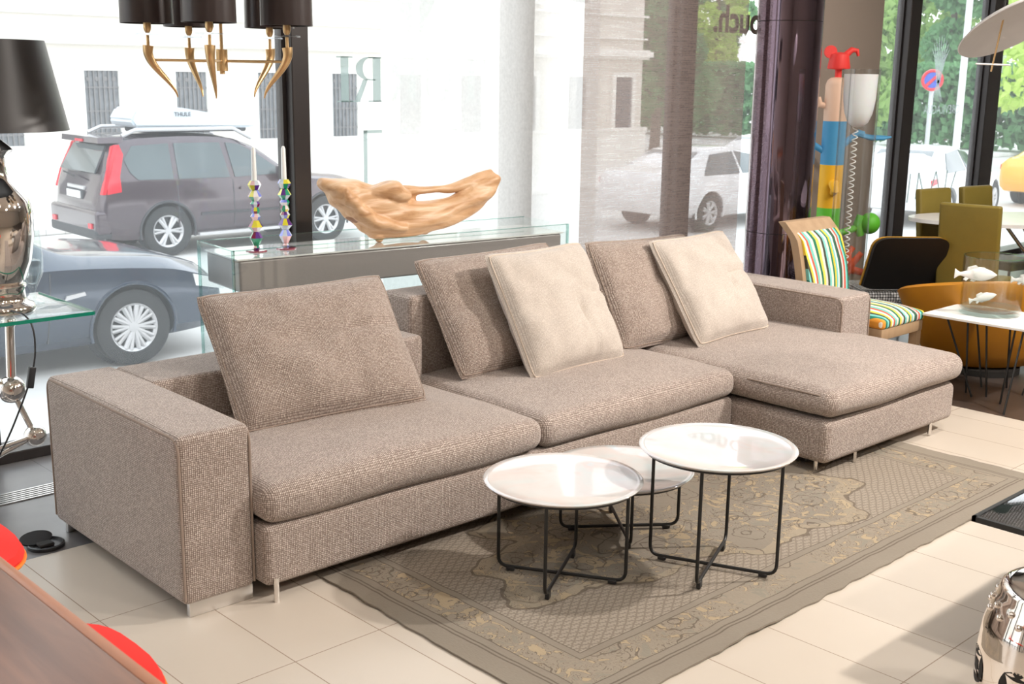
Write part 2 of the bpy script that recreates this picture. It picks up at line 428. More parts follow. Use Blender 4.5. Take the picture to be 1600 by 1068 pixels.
# scatter pillows
def pillow(name, label, b, a, tl, rl, W, H, T, mat, seed, crease=True, group=None):
    bm = BM(); n, m = 30, 24; top = {}; bot = {}
    for i in range(n + 1):
        for jx in range(m + 1):
            u = i / n * 2 - 1; v = jx / m * 2 - 1
            uu = math.copysign(abs(u) ** .85, u); vv = math.copysign(abs(v) ** .85, v)
            t_ = (max(0, 1 - abs(uu) ** 3.2) ** .5) * (max(0, 1 - abs(vv) ** 3.2) ** .5)
            edge = 1 - .035 * (1 - vv * vv) * abs(uu) ** 4
            edv = 1 - .045 * (1 - uu * uu) * abs(vv) ** 4
            cr = 1 - .035 * (abs(uu) * abs(vv)) ** 9
            x = uu * W / 2 * edge * cr; y = H / 2 + vv * H / 2 * edv * cr
            wob = noise.noise(Vector((uu * 2.4 + seed * 7, vv * 2.4, seed))) * .022 + noise.noise(Vector((uu * 6 + seed, vv * 6, 2))) * .009
            th = T / 2 * t_ * (1.05 - .16 * vv) + wob * t_
            if crease:
                th -= .024 * t_ * math.exp(-((vv - .08 - .06 * uu) / .04) ** 2)
                th -= .012 * t_ * math.exp(-((uu - .25) / .04) ** 2) * (1 if vv < .05 else 0)
            zr = .012
            top[i, jx] = bm.verts.new((x, y, th + zr)); bot[i, jx] = bm.verts.new((x, y, -th * .8 - zr))
    for i in range(n):
        for jx in range(m):
            bm.faces.new((top[i, jx], top[i + 1, jx], top[i + 1, jx + 1], top[i, jx + 1]))
            bm.faces.new((bot[i, jx], bot[i, jx + 1], bot[i + 1, jx + 1], bot[i + 1, jx]))
    rim = [(i, 0) for i in range(n)] + [(n, jx) for jx in range(m)] + [(i, m) for i in range(n, 0, -1)] + [(0, jx) for jx in range(m, 0, -1)]
    L = len(rim); midr = {}
    for q in range(L):
        c, d = rim[q], rim[(q + 1) % L]
        for e_ in (c, d):
            if e_ not in midr:
                p_ = top[e_].co; k_ = .012; ux, uy = e_[0] / n * 2 - 1, e_[1] / m * 2 - 1
                midr[e_] = bm.verts.new((p_.x + (k_ * math.copysign(1, ux) if abs(ux) > .999 else 0), p_.y + (k_ * math.copysign(1, uy) if abs(uy) > .999 else 0), 0))
        bm.faces.new((top[d], top[c], midr[c], midr[d])); bm.faces.new((midr[d], midr[c], bot[c], bot[d]))
    path = [(top[c].co + Vector((0, 0, .001))).copy() for c in rim]; pathb = [(bot[c].co).copy() for c in rim]
    # orientation: e = width direction, up = leaning height direction
    e = Vector((math.cos(a), math.sin(a), 0)); nn = Vector((-math.sin(a), math.cos(a), 0))
    up = math.cos(tl) * nn + math.sin(tl) * Vector((0, 0, 1)); e2 = math.cos(rl) * e + math.sin(rl) * up; u2 = -math.sin(rl) * e + math.cos(rl) * up
    nz_ = e2.cross(u2)     # towards the viewer
    org = Vector(b) + e2 * W / 2
    root = obj(name, bm, mat, None, angle=60)
    Mx = Matrix((e2, u2, nz_)).transposed().to_4x4(); Mx.translation = org; root.matrix_world = Mx
    tag(root, label, 'pillow', group)
    bm = BM(); tube(bm, path, .0028, 6, closed=True)
    pc = MAT['piping'] if mat != MAT['pillow_cream'] else MAT['creampipe']
    p_ = obj('piping', bm, pc, root)
    return root
MAT['creampipe'] = plain('cream_piping', rgb(206, 190, 174), .9)
PT, PC = MAT['pillow_taupe'], MAT['pillow_cream']
pillow('throw_pillow', 'large taupe woven pillow leaning alone on the low left back of the sofa', (1.985, 3.40, .395), -.139, .909, .024, .738, .535, .17, PT, 1)
pillow('throw_pillow', 'taupe woven pillow half hidden behind the middle cream pillow', (3.048, 3.49, .395), -.09, .954, .035, .729, .539, .15, PT, 2)
pillow('throw_pillow', 'square cream pillow in the middle of the sofa', (3.251, 3.285, .395), .021, 1.035, .007, .573, .551, .15, PC, 3)
pillow('throw_pillow', 'taupe woven pillow behind the right cream pillow on the chaise end', (3.938, 3.416, .392), .006, 1.063, -.029, .717, .522, .15, PT, 4)
pillow('throw_pillow', 'square cream pillow on the chaise near the right arm', (4.275, 3.240, .392), .006, .97, .016, .563, .544, .15, PC, 5)

# ================================================================== RUG
RX0, RX1, RY0, RY1 = 2.01, 4.785, 1.82, 3.46
hx, hy = (RX1 - RX0) / 2, (RY1 - RY0) / 2
t = NT('faded_oriental_rug'); co = t.coord()
wz = t.n('TexNoise', Vector=co, Scale=7.0, Detail=2.0)
wv = t.n('VectorMath', {'operation': 'SUBTRACT'}, _0=wz.outputs['Color'], _1=(.5, .5, .5))
ws = t.n('VectorMath', {'operation': 'SCALE'}, _0=wv.outputs[0]); ws.inputs['Scale'].default_value = .02
cw = t.n('VectorMath', {'operation': 'ADD'}, _0=co, _1=ws.outputs[0]).outputs[0]
s = t.n('SeparateXYZ', Vector=cw); X, Y = s.outputs[0], s.outputs[1]
ax, ay = t.math('ABSOLUTE', X), t.math('ABSOLUTE', Y)
de = t.math('MINIMUM', t.math('SUBTRACT', hx, ax), t.math('SUBTRACT', hy, ay))
K = 2.0
def seg(vals):
    st = [(0.0, G(0))]
    for a, b in vals: st += [(a * K, G(1)), (b * K, G(0))]
    return st
lines = t.ramp(t.math('MULTIPLY', de, K), seg([(.066, .0705), (.080, .084), (.110, .1145), (.226, .230), (.252, .256)]), 'CONSTANT')
border = t.ramp(t.math('MULTIPLY', de, K), seg([(.1145, .226)]), 'CONSTANT')
field = t.math('GREATER_THAN', de, .256)
# medallion shape
ang = t.math('ARCTAN2', t.math('MULTIPLY', Y, 1.9), X)
wav = t.math('MULTIPLY', t.math('SINE', t.math('MULTIPLY', ang, 12.0)), .07)
wav2 = t.math('MULTIPLY', t.math('SINE', t.math('MULTIPLY', ang, 4.0)), -.10)
nr = t.n('TexNoise', Vector=co, Scale=6.0, Detail=2.0)
wav = t.math('ADD', wav, t.math('MULTIPLY_ADD', nr.outputs[0], .3, -.15))
rad = t.math('ADD', t.math('SQRT', t.math('ADD', t.math('POWER', t.math('DIVIDE', ax, 1.06), 2.0), t.math('POWER', t.math('DIVIDE', ay, .53), 2.0))), t.math('ADD', wav, wav2))
med = t.math('LESS_THAN', rad, .92)
medline = t.math('LESS_THAN', t.math('ABSOLUTE', t.math('SUBTRACT', rad, .92)), .010)
medgold = t.math('MULTIPLY', t.math('LESS_THAN', t.math('ABSOLUTE', t.math('SUBTRACT', rad, .88)), .05), field)
inner = t.math('LESS_THAN', t.math('ABSOLUTE', t.math('SUBTRACT', rad, .42)), .008)
# lattice
def lat(v, sc, wd):
    f = t.math('FRACT', t.math('MULTIPLY', v, sc)); return t.math('LESS_THAN', t.math('ABSOLUTE', t.math('SUBTRACT', f, .5)), wd)
l1 = t.math('MAXIMUM', lat(t.math('ADD', X, t.math('MULTIPLY', Y, 1.5)), 22.0, .10), lat(t.math('SUBTRACT', X, t.math('MULTIPLY', Y, 1.5)), 22.0, .10))
l2 = t.math('MULTIPLY', lat(X, 80.0, .25), lat(Y, 66.0, .25))
lattice = t.math('MULTIPLY', t.math('MULTIPLY', t.math('MAXIMUM', l1, l2), field), t.math('SUBTRACT', 1.0, med))
# scrolling flowers
na = t.n('TexNoise', Vector=co, Scale=15.0, Detail=3.0, Roughness=.55, Distortion=1.6)
contour = t.math('LESS_THAN', t.math('ABSOLUTE', t.math('SUBTRACT', na.outputs[0], .56)), .010)
contour2 = t.math('LESS_THAN', t.math('ABSOLUTE', t.math('SUBTRACT', na.outputs[0], .44)), .006)
nb = t.n('TexNoise', Vector=co, Scale=3.4, Detail=1.0)
zone = t.math('GREATER_THAN', nb.outputs[0], .42)
vw = t.n('TexNoise', Vector=co, Scale=16.0, Detail=2.0)
vs_ = t.n('VectorMath', {'operation': 'SCALE'}, _0=vw.outputs['Color']); vs_.inputs['Scale'].default_value = .075
vv_ = t.n('VectorMath', {'operation': 'ADD'}, _0=co, _1=vs_.outputs[0]).outputs[0]
ro = t.n('TexVoronoi', {'voronoi_dimensions': '2D'}, Vector=vv_, Scale=4.6, Randomness=.8)
dr = t.math('FRACT', t.math('MULTIPLY', ro.outputs['Distance'], 5.5))
rose = t.math('MULTIPLY', t.math('LESS_THAN', t.math('ABSOLUTE', t.math('SUBTRACT', dr, .5)), .07), t.math('LESS_THAN', ro.outputs['Distance'], .42))
flow = t.math('MAXIMUM', t.math('MULTIPLY', t.math('MAXIMUM', contour, contour2), zone), rose)
gold = t.math('MULTIPLY', t.math('GREATER_THAN', na.outputs[0], .575), zone)
blue = t.math('LESS_THAN', na.outputs[0], .38)
inband = t.math('MAXIMUM', border, t.math('MULTIPLY', field, med))
big = t.n('TexNoise', Vector=co, Scale=2.2, Detail=3.0)
base = t.mix(big.outputs[0], rgb(126, 116, 103), rgb(150, 141, 127))
base = t.mix(t.math('MULTIPLY', border, .3), base, rgb(166, 152, 132))
base = t.mix(t.math('MULTIPLY', t.math('MULTIPLY', gold, inband), .65), base, rgb(184, 162, 126))
base = t.mix(t.math('MULTIPLY', t.math('MULTIPLY', blue, inband), .5), base, rgb(124, 124, 112))
base = t.mix(t.math('MULTIPLY', medgold, .35), base, rgb(184, 166, 136))
base = t.mix(t.math('MULTIPLY', t.math('MULTIPLY', field, t.math('SUBTRACT', 1.0, med)), .5), base, rgb(172, 160, 146))
dk = t.math('MAXIMUM', t.math('MAXIMUM', lines, t.math('MULTIPLY', t.math('MAXIMUM', medline, t.math('MULTIPLY', inner, med)), field)), t.math('MULTIPLY', flow, inband))
base = t.mix(t.math('MULTIPLY', lattice, .6), base, rgb(104, 92, 78))
base = t.mix(t.math('MULTIPLY', dk, .75), base, rgb(78, 64, 52))
fin = t.n('TexNoise', Vector=t.coord(scale=(220, 60, 1)), Scale=1.0, Detail=2.0)
base = t.mix(t.math('MULTIPLY_ADD', fin.outputs[0], .5, -.1), base, rgb(120, 108, 92))
t.p(Base_Color=base, Roughness=1.0, Sheen_Weight=.1); t.bump(fin.outputs[0], .4, .003); MAT['rug'] = t.m
bm = BM(); nx, ny = 140, 84; gv = {}
def rugp(i, jx):
    x = -hx + 2 * hx * i / nx; y = -hy + 2 * hy * jx / ny
    e = .006
    if i in (0, nx): x += e * noise.noise(Vector((y * 14, 1 + i, 0))) * 1.6
    if jx in (0, ny): y += e * noise.noise(Vector((x * 14, 3 + jx, 0))) * 1.6
    x += .012 * math.sin(y * 3.1) * (1 if i < nx / 2 else -1); return x, y
for i in range(nx + 1):
    for jx in range(ny + 1):
        x, y = rugp(i, jx)
        z = .007 + .0015 * noise.noise(Vector((x * 5, y * 5, 0)))
        dd = min(hx - abs(x), hy - abs(y))
        if dd < .05:      # lifted, slightly curled edge
            z += .010 * max(0, noise.noise(Vector((x * 2.3, y * 2.3, 9)))) * (1 - dd / .05)
        gv[i, jx] = (bm.verts.new((x, y, z)), bm.verts.new((x, y, z - .006)))
for i in range(nx):
    for jx in range(ny):
        q = [gv[i, jx], gv[i + 1, jx], gv[i + 1, jx + 1], gv[i, jx + 1]]
        bm.faces.new([a[0] for a in q]); bm.faces.new([a[1] for a in q[::-1]])
rim = [(i, 0) for i in range(nx)] + [(nx, jx) for jx in range(ny)] + [(i, ny) for i in range(nx, 0, -1)] + [(0, jx) for jx in range(ny, 0, -1)]
for q in range(len(rim)):
    c_, d_ = rim[q], rim[(q + 1) % len(rim)]
    bm.faces.new((gv[c_][0], gv[c_][1], gv[d_][1], gv[d_][0]))
tag(obj('rug', bm, MAT['rug'], loc=((RX0 + RX1) / 2, (RY0 + RY1) / 2, 0)), 'faded grey-brown oriental rug under the round tables', 'rug')

# ================================================================== ROUND TABLES
t = NT('pearl_glaze'); co = t.coord()
n1 = t.n('TexNoise', Vector=co, Scale=5.0, Detail=3.0, Distortion=1.0)
c = t.ramp(n1.outputs[0], [(.3, rgb(206, 218, 218)), (.5, rgb(214, 214, 212)), (.62, rgb(216, 208, 204)), (.75, rgb(206, 218, 222))])
t.p(Base_Color=c, Roughness=.07, Coat_Weight=1.0, Coat_Roughness=.03)
try: t.p(Thin_Film_Thickness=380.0, Thin_Film_IOR=1.4)
except Exception: pass
n2 = t.n('TexNoise', Vector=co, Scale=9.0, Detail=2.0); t.bump(n2.outputs[0], .12, .006); MAT['pearl'] = t.m
def table(loc, zt, r, phi, label):
    o = thing('side_table', label, 'table', loc, phi, 'pearly round tables')
    bm = BM(); lathe(bm, [(0, zt - .006), (r * .6, zt - .004), (r * .92, zt - .001), (r * .985, zt + .003), (r, zt), (r * .985, zt - .006), (r * .92, zt - .012), (0, zt - .016)], 72)
    obj('tabletop', bm, MAT['pearl'], o, angle=60)
    bm = BM(); lathe(bm, [(r * .84, zt - .018), (r * .93, zt - .018), (r * .93, zt - .012), (r * .84, zt - .012), (r * .84, zt - .018)], 48, caps=False); obj('rim', bm, MAT['black'], o)
    rl = r * .83
    for k, a in enumerate((0, PI / 2)):
        dx, dy = math.cos(a), math.sin(a); zz = .014 + .012 * k
        bm = BM(); pts = bend([(-dx * rl, -dy * rl, zt - .014), (-dx * rl, -dy * rl, zz), (dx * rl, dy * rl, zz), (dx * rl, dy * rl, zt - .014)], .035, 6)
        tube(bm, pts, .0058, 10); fr = obj('leg_frame', bm, MAT['black'], o)
        for sg in (-1, 1):
            bm = BM(); mx = Matrix.Translation((sg * dx * rl * .8, sg * dy * rl * .8, 0)) @ Matrix.Rotation(a, 4, 'Z')
            box(bm, (-.014, -.007, .001), (.014, .007, zz), .002, 1, mx); obj('glide', bm, MAT['plastic'], fr)
    return o
RZ = .0085
table((3.02, 2.19, RZ), .425, .256, R(-66), 'tallest pearly white round table with black wire frame, at the right of the three')
table((2.595, 2.475, RZ), .338, .256, R(-59.5), 'pearly white round table nearest the camera, left of the three')
table((3.05, 2.625, RZ), .232, .258, R(-38), 'lowest pearly round table, tucked behind the other two')

# ================================================================== CONSOLE
CA = math.atan2(-.216, 1.805)
CL, CD, CZ = 1.815, .38, .82
con = thing('console_table', 'long console table of taupe lacquer box between glass panels behind sofa', 'console table', (2.546, 4.372, 0), CA)
bm = BM(); softbox(bm, (.03, .014, .674), (CL - .03, CD - .014, .812), .012, .2); obj('drawer_box', bm, MAT['lacquer'], con)
bm = BM(); box(bm, (.02, .012, .8125), (CL - .02, CD - .012, CZ), .001, 1); obj('top', bm, plain('glossy_pale_glass_top', rgb(226, 224, 222), .04, 0, .02, 5, coat=1.0), con)
for nm, a, b in (('glass_panel', (.004, 0, 0), (CL - .004, .010, .86)), ('glass_panel', (.004, CD - .010, 0), (CL - .004, CD, .86)),
                 ('glass_panel', (-.006, 0, 0), (.004, CD, .86)), ('glass_panel', (CL - .004, 0, 0), (CL + .006, CD, .86))):
    bm = BM(); box(bm, a, b); gp = obj(nm, bm, MAT['clear'], con, smooth=False)
ed = glassy('pale_green_glass_edge', (.72, .88, .85, 1), .35)
for a, b in (((0, -.0005, .858), (CL, .0105, .8615)), ((0, CD - .0105, .858), (CL, CD + .0005, .8615)), ((-.0065, 0, .858), (.0045, CD, .8615)), ((-.0065, -.0005, 0), (.0045, .0105, .861)), ((-.0065, CD - .011, 0), (.0045, CD, .861)), ((CL - .0045, -.0005, 0), (CL + .0065, .0105, .861))):
    bm = BM(); box(bm, a, b); obj('glass_edge', bm, ed, con, smooth=False)
def onc(u, v, z=CZ):
    c_, s_ = math.cos(CA), math.sin(CA); return (2.546 + u * c_ - v * s_, 4.372 + u * s_ + v * c_, z)

# candlesticks: stacked faceted crystal beads in changing colours
CC = [rgb(30, 150, 110), rgb(240, 236, 236), rgb(120, 130, 215), rgb(130, 20, 60), rgb(225, 215, 60), rgb(205, 215, 225), rgb(240, 200, 200), rgb(90, 40, 130)]
cm = [plain('facet_colour', c_, .12, .1, .03, coat=1.0) for c_ in CC]
def candlestick(loc, label, seed):
    o = thing('candlestick', label, 'candlestick', loc, .2 * seed, 'crystal candlesticks on the console')
    rnd = random.Random(seed)
    bm = BM(); lathe(bm, [(0, 0), (.048, 0), (.046, .005), (.014, .009), (0, .009)], 12); obj('base', bm, cm[3], o, angle=20)
    # beads: (z0, zmid, z1, r_end, r_mid)
    Z = 0.009
    for n_, (h, rm, re) in enumerate(((.016, .015, .010), (.062, .030, .013), (.050, .034, .015), (.030, .023, .014), (.028, .021, .014), (.026, .023, .014), (.050, .031, .013), (.040, .030, .019))):
        bm = BM(); N = 8; a0 = rnd.random()
        rings = [(re, Z), (rm, Z + h * (.55 if n_ % 2 else .42)), (re, Z + h)]
        vs = [[bm.verts.new((r_ * math.cos(a0 + 2 * PI * k / N), r_ * math.sin(a0 + 2 * PI * k / N), z_)) for k in range(N)] for r_, z_ in rings]
        for q in range(2):
            for k in range(N):
                f = bm.faces.new((vs[q][k], vs[q][(k + 1) % N], vs[q + 1][(k + 1) % N], vs[q + 1][k])); f.material_index = rnd.randrange(len(CC))
        bm.faces.new(vs[0][::-1]); bm.faces.new(vs[-1])
        obj('bead', bm, cm, o, smooth=False); Z += h
    c_ = obj('candle', lathe(BM(), [(0, Z), (.0115, Z), (.0095, Z + .135), (.005, Z + .145), (0, Z + .147)], 20), MAT['candle'], None)
    c_.location = loc; tag(c_, 'white taper candle standing in the ' + ('left' if seed == 1 else 'right') + ' crystal candlestick', 'candle', 'white candles')
    return o
candlestick((2.766, 4.55, CZ), 'left of the two multicoloured faceted crystal candlesticks on the console', 1)
candlestick((2.91, 4.537, CZ), 'right of the two multicoloured faceted crystal candlesticks on the console', 2)

# driftwood sculpture
t = NT('driftwood'); co = t.coord()
n1 = t.n('TexNoise', Vector=t.coord(scale=(2.2, 12, 12), rot=(0, .25, 0)), Scale=2.4, Detail=5.0, Distortion=.8)
n2 = t.n('TexNoise', Vector=co, Scale=5.0, Detail=2.0)
c = t.ramp(n1.outputs[0], [(.2, rgb(172, 124, 84)), (.42, rgb(206, 162, 120)), (.62, rgb(220, 182, 144)), (.8, rgb(232, 206, 176))])
c = t.mix(t.math('GREATER_THAN', n2.outputs[0], .7), c, rgb(150, 104, 70))
t.p(Base_Color=c, Roughness=.42); t.bump(n1.outputs[0], .5, .01); MAT['drift'] = t.m
def U(px, py):
    u = (px - 365) * .00335; z = (383 - .085 * (px - 604) - py) * .00292; return u, z
bm = BM()
def sweep(pts, rs, dp=1.0, yo=0):
    P = []; Q = []
    for (a, b), r_ in zip(pts, rs):
        u, z = U(a, b); P.append(Vector((u, yo, z))); Q.append(r_ * .00292)
    # densify
    n_ = len(P); PP = []; QQ = []
    for i in range(n_ - 1):
        for k in range(6):
            s_ = k / 6; p0 = P[max(i - 1, 0)]; p1 = P[i]; p2 = P[i + 1]; p3 = P[min(i + 2, n_ - 1)]
            PP.append(.5 * ((2 * p1) + (-p0 + p2) * s_ + (2 * p0 - 5 * p1 + 4 * p2 - p3) * s_ ** 2 + (-p0 + 3 * p1 - 3 * p2 + p3) * s_ ** 3)); QQ.append(Q[i] * (1 - s_) + Q[i + 1] * s_)
    PP.append(P[-1]); QQ.append(Q[-1])
    rings = []
    for i, p in enumerate(PP):
        d = (PP[min(i + 1, len(PP) - 1)] - PP[max(i - 1, 0)]).normalized(); nrm = Vector((-d.z, 0, d.x)); yy = Vector((0, 1, 0)); N = 16
        rings.append([bm.verts.new(p + (nrm * math.cos(2 * PI * k / N) + yy * math.sin(2 * PI * k / N) * dp * min(1, .05 / max(QQ[i], .001))) * QQ[i]) for k in range(N)])
    for A, B in zip(rings, rings[1:]):
        for k in range(len(A)): bm.faces.new((A[k], A[(k + 1) % 16], B[(k + 1) % 16], B[k]))
    bm.faces.new(rings[0][::-1]); bm.faces.new(rings[-1])
sweep([(512, 288), (530, 294), (552, 306), (580, 322), (615, 336), (655, 342), (695, 338), (735, 325), (768, 302), (790, 280), (803, 266)], [6, 14, 28, 38, 40, 32, 25, 23, 24, 20, 13], 1.3)
sweep([(600, 306), (640, 300), (670, 299), (705, 294), (740, 286), (775, 272), (800, 262)], [14, 12, 8, 7, 9, 12, 9], 1.1)
sweep([(585, 306), (600, 298), (618, 296), (632, 302), (648, 308)], [8, 14, 18, 15, 8], 1.2, -.03)
sweep([(580, 340), (594, 360), (604, 372), (605, 382)], [22, 16, 9, 4], 1.2)
sweep([(660, 345), (680, 358), (690, 366)], [14, 11, 7], 1.4, .03)
sweep([(540, 300), (570, 335), (600, 352), (640, 356)], [9, 13, 12, 8], 1.5, -.045)
me = bpy.data.meshes.new('tmp'); bmesh.ops.recalc_face_normals(bm, faces=bm.faces[:]); bm.to_mesh(me); bm.free()
o = bpy.data.objects.new('driftwood_sculpture', me); COL.objects.link(o)
md = o.modifiers.new('r', 'REMESH'); md.mode = 'VOXEL'; md.voxel_size = .0065
me2 = evaluated(o); o.modifiers.clear(); o.data = me2
bm = BM(); bm.from_mesh(me2)
for _ in range(2): bmesh.ops.smooth_vert(bm, verts=bm.verts[:], factor=.5, use_axis_x=True, use_axis_y=True, use_axis_z=True)
bm.normal_update()
for v in bm.verts:
    p = v.co
    g = math.sin((p.z * 3.0 - p.x * .9) * 26 + 2.5 * noise.noise(p * 5)) * .0035 + noise.noise(Vector((p.x * 4, p.y * 16, p.z * 12))) * .010
    if p.z < .03: g *= .2
    v.co += v.normal * g
bm.to_mesh(me2); bm.free()
zmin = min(v.co.z for v in me2.vertices)
for v in me2.vertices: v.co.z -= zmin
for p in me2.polygons: p.use_smooth = True
me2.materials.clear(); me2.materials.append(MAT['drift'])
o.location = onc(0, .17); o.rotation_euler = (0, 0, CA)
tag(o, 'boat shaped driftwood sculpture with a pierced upswept arm on the console', 'sculpture')

# ================================================================== CURTAIN PANELS
def curtain(name, label, x0, x1, y, mat, seed):
    bm = BM(); n = 60; A = []; B = []
    for i in range(n + 1):
        x = x0 + (x1 - x0) * i / n; yy = y + .006 * math.sin(i * .35 + seed)
        A.append((bm.verts.new((x, yy, .05)), bm.verts.new((x, yy + .0015, .05)))); B.append((bm.verts.new((x, yy, 3.2)), bm.verts.new((x, yy + .0015, 3.2))))
    for i in range(n):
        bm.faces.new((A[i][0], A[i + 1][0], B[i + 1][0], B[i][0]))
    for v in [q[1] for q in A + B]: bm.verts.remove(v)
    return tag(obj(name, bm, mat), label, 'curtain', 'sheer window panels')
def sheer(name, col, transp, streak, axis, tint):
    t = NT(name); t.t.nodes.remove(t.b)
    sc = (5, 3, 190) if axis == 'h' else (240, 3, 6)
    nz = t.n('TexNoise', Vector=t.coord(scale=sc), Scale=1.0, Detail=4.0, Roughness=.6)
    n2 = t.n('TexNoise', Vector=t.coord(scale=(60, 3, 60)), Scale=1.0, Detail=2.0)
    tr = t.n('BsdfTransparent', Color=tint); tl = t.n('BsdfTranslucent', Color=col); df = t.n('BsdfDiffuse', Color=col)
    m1 = t.n('MixShader', _0=.35, _1=tl.outputs[0], _2=df.outputs[0])
    f = t.math('ADD', t.math('MULTIPLY_ADD', nz.outputs[0], -streak, transp + streak / 2), t.math('MULTIPLY_ADD', n2.outputs[0], .2, -.1))
    m2 = t.n('MixShader', _0=f, _1=m1.outputs[0], _2=tr.outputs[0]); t.t.links.new(m2.outputs[0], t.out.inputs[0]); return t.m
sw = sheer('white_sheer', (.9, .9, .89, 1), .30, .1, 'v', (1, 1, 1, 1))
st = sheer('taupe_sheer', rgb(150, 132, 124), .42, .6, 'h', (.9, .87, .85, 1))
curtain('sheer_panel', 'white sheer curtain panel over the window behind the driftwood sculpture', 3.62, 5.19, 4.745, sw, 1)
curtain('sheer_panel', 'taupe slub sheer curtain panel left of the mirrored column', 5.02, 6.575, 4.715, st, 4)

# ================================================================== MIRROR COLUMN
bm = BM(); lathe(bm, [(.275, 0), (.275, .55)], 96, caps=False)
cx, cy = 6.62, 4.42
t = NT('plum_mirror_steel'); nz = t.n('TexNoise', Vector=t.coord(scale=(7, 7, .5)), Scale=1.2, Detail=2.0)
t.p(Base_Color=rgb(142, 126, 140), Metallic=1.0, Roughness=.05); t.bump(nz.outputs[0], .12, .02); MAT['plum'] = t.m
bm.free()
colm = thing('mirror_column', 'round plum tinted mirror steel column beside the taupe curtain', 'column', (cx, cy, 0))
zz = [0, .62, 1.95, 3.5]; CR = .205
for a, b in zip(zz, zz[1:]):
    bm = BM(); lathe(bm, [(CR, a + .001), (CR, b - .003)], 96, caps=True); obj('mirror_sleeve', bm, MAT['plum'], colm)
    bm = BM(); lathe(bm, [(CR - .004, b - .004), (CR - .001, b - .001), (CR - .004, b + .002)], 96, caps=True); obj('seam_ring', bm, MAT['dark'], colm)

# ================================================================== CHANDELIER
cc = Vector((2.22, 3.84, 0)); rt = Vector((.7257, -.6879, 0)); fh = Vector((.690, .7236, 0)).normalized()
ch = thing('chandelier', 'brushed gold chandelier with five horn arms and dark brown shades', 'chandelier', (cc.x, cc.y, 1.632))
bm = BM(); tube(bm, [(0, 0, .0), (0, 0, CEIL - 1.632)], .006, 12); obj('stem', bm, MAT['brass'], ch)
bm = BM(); lathe(bm, [(.013, -.035), (.020, -.035), (.020, .04), (0, .04)], 24); lathe(bm, [(0, -.045), (.009, -.045), (.009, 0)], 16); obj('hub', bm, MAT['brass'], ch)
bm = BM(); lathe(bm, [(0, CEIL - 1.64), (.06, CEIL - 1.64), (.06, CEIL - 1.632), (0, CEIL - 1.632)], 32); obj('ceiling_plate', bm, MAT['brass'], ch)
for ph in (131, 203, 275, 347, 59):
    d = rt * math.cos(R(ph)) + fh * math.sin(R(ph)); RA = .25; e = d * RA
    bm = BM(); tube(bm, [d * .012, e], .0048, 10); arm_ = obj('arm', bm, MAT['brass'], ch)
    # horn: wide at the top, curling inward to a point below
    pts = []; rs = []
    for k in range(19):
        s_ = k / 18; q_ = max(0, (s_ - .08) / .92); inw = .092 * (3 * q_ ** 2 - 2 * q_ ** 3); z = .048 - .175 * s_
        out = .006 * math.sin(s_ * PI)
        pts.append(e + d * (out - inw) + Vector((0, 0, z))); rs.append(.0165 * (1 - s_) ** .85 + .0018)
    bm = BM(); tube(bm, pts, rs, 20); obj('horn', bm, MAT['brass'], arm_, angle=60)
    bm = BM(); lathe(bm, [(.0055, .045), (.0055, .083)], 16, c=e); obj('candle_stem', bm, MAT['brass'], arm_)
    bm = BM(); mx = Matrix.Translation(e + Vector((0, 0, .086))) @ Matrix.Rotation(.4, 4, 'Z'); box(bm, (-.034, -.034, -.0025), (.034, .034, .0025), .001, 1, mx); obj('crystal_plate', bm, MAT['crystal'], arm_)
    bm = BM(); lathe(bm, [(0, .09), (.007, .091), (.012, .1), (.0135, .11), (.0125, .135), (0, .135)], 20, c=e); obj('lamp_cup', bm, MAT['brass'], arm_)
    bm = BM(); lathe(bm, [(.088, .122), (.0905, .122), (.088, .33), (.0855, .33), (.088, .122)], 64, c=e, caps=False); obj('lamp_shade', bm, MAT['shade_brown'], arm_)

# ================================================================== URN LAMP ON GLASS TABLE
TZ = .71
gt = thing('glass_side_table', 'glass topped table on chrome ball and rod base at left edge', 'side table', (0, 0, 0))
bm = BM(); box(bm, (1.1, 4.235, TZ - .012), (1.87, 4.76, TZ), .004, 2); obj('glass_top', bm, MAT['clear'], gt)
for a, b in (((1.1, 4.2335, TZ - .013), (1.865, 4.237, TZ + .0005)), ((1.868, 4.238, TZ - .013), (1.8715, 4.757, TZ + .0005))):
    bm = BM(); box(bm, a, b); obj('glass_edge', bm, MAT['glass_edge'], gt, smooth=False)
def ball(bm, c, r): bmesh.ops.create_uvsphere(bm, u_segments=28, v_segments=16, radius=r, matrix=Matrix.Translation(c))
B0, B1, B2, B3 = Vector((1.62, 4.42, TZ - .035)), Vector((1.60, 4.40, .42)), Vector((1.66, 4.36, .235)), Vector((1.25, 4.3, .12))
for c_, r_ in ((B0, .026), (B1, .052), (B2, .042), (B3, .05), ((1.25, 4.62, .05), .05), ((1.3, 4.62, .05), .05), ((1.3, 4.45, TZ - .035), .026)):
    bm = BM(); ball(bm, c_, r_); obj('ball', bm, MAT['chrome_warm'], gt)
for a, b, r_ in ((B0, B1, .017), (B1, B2, .011), (B2, B3, .010), (B2, Vector((1.2, 4.25, .2)), .010), (B1, Vector((1.3, 4.45, TZ - .03)), .012), (B3, Vector((1.25, 4.62, .05)), .01), (B2, Vector((1.3, 4.62, .05)), .012), (Vector((1.2, 4.25, .2)), Vector((1.25, 4.3, .05)), .01)):
    bm = BM(); tube(bm, [a, b], r_, 14); obj('rod', bm, MAT['chrome_warm'], gt)
LX, LY = 1.62, 4.455
lp = thing('table_lamp', 'polished nickel urn lamp with tapered black shade at left edge', 'table lamp', (LX, LY, TZ))
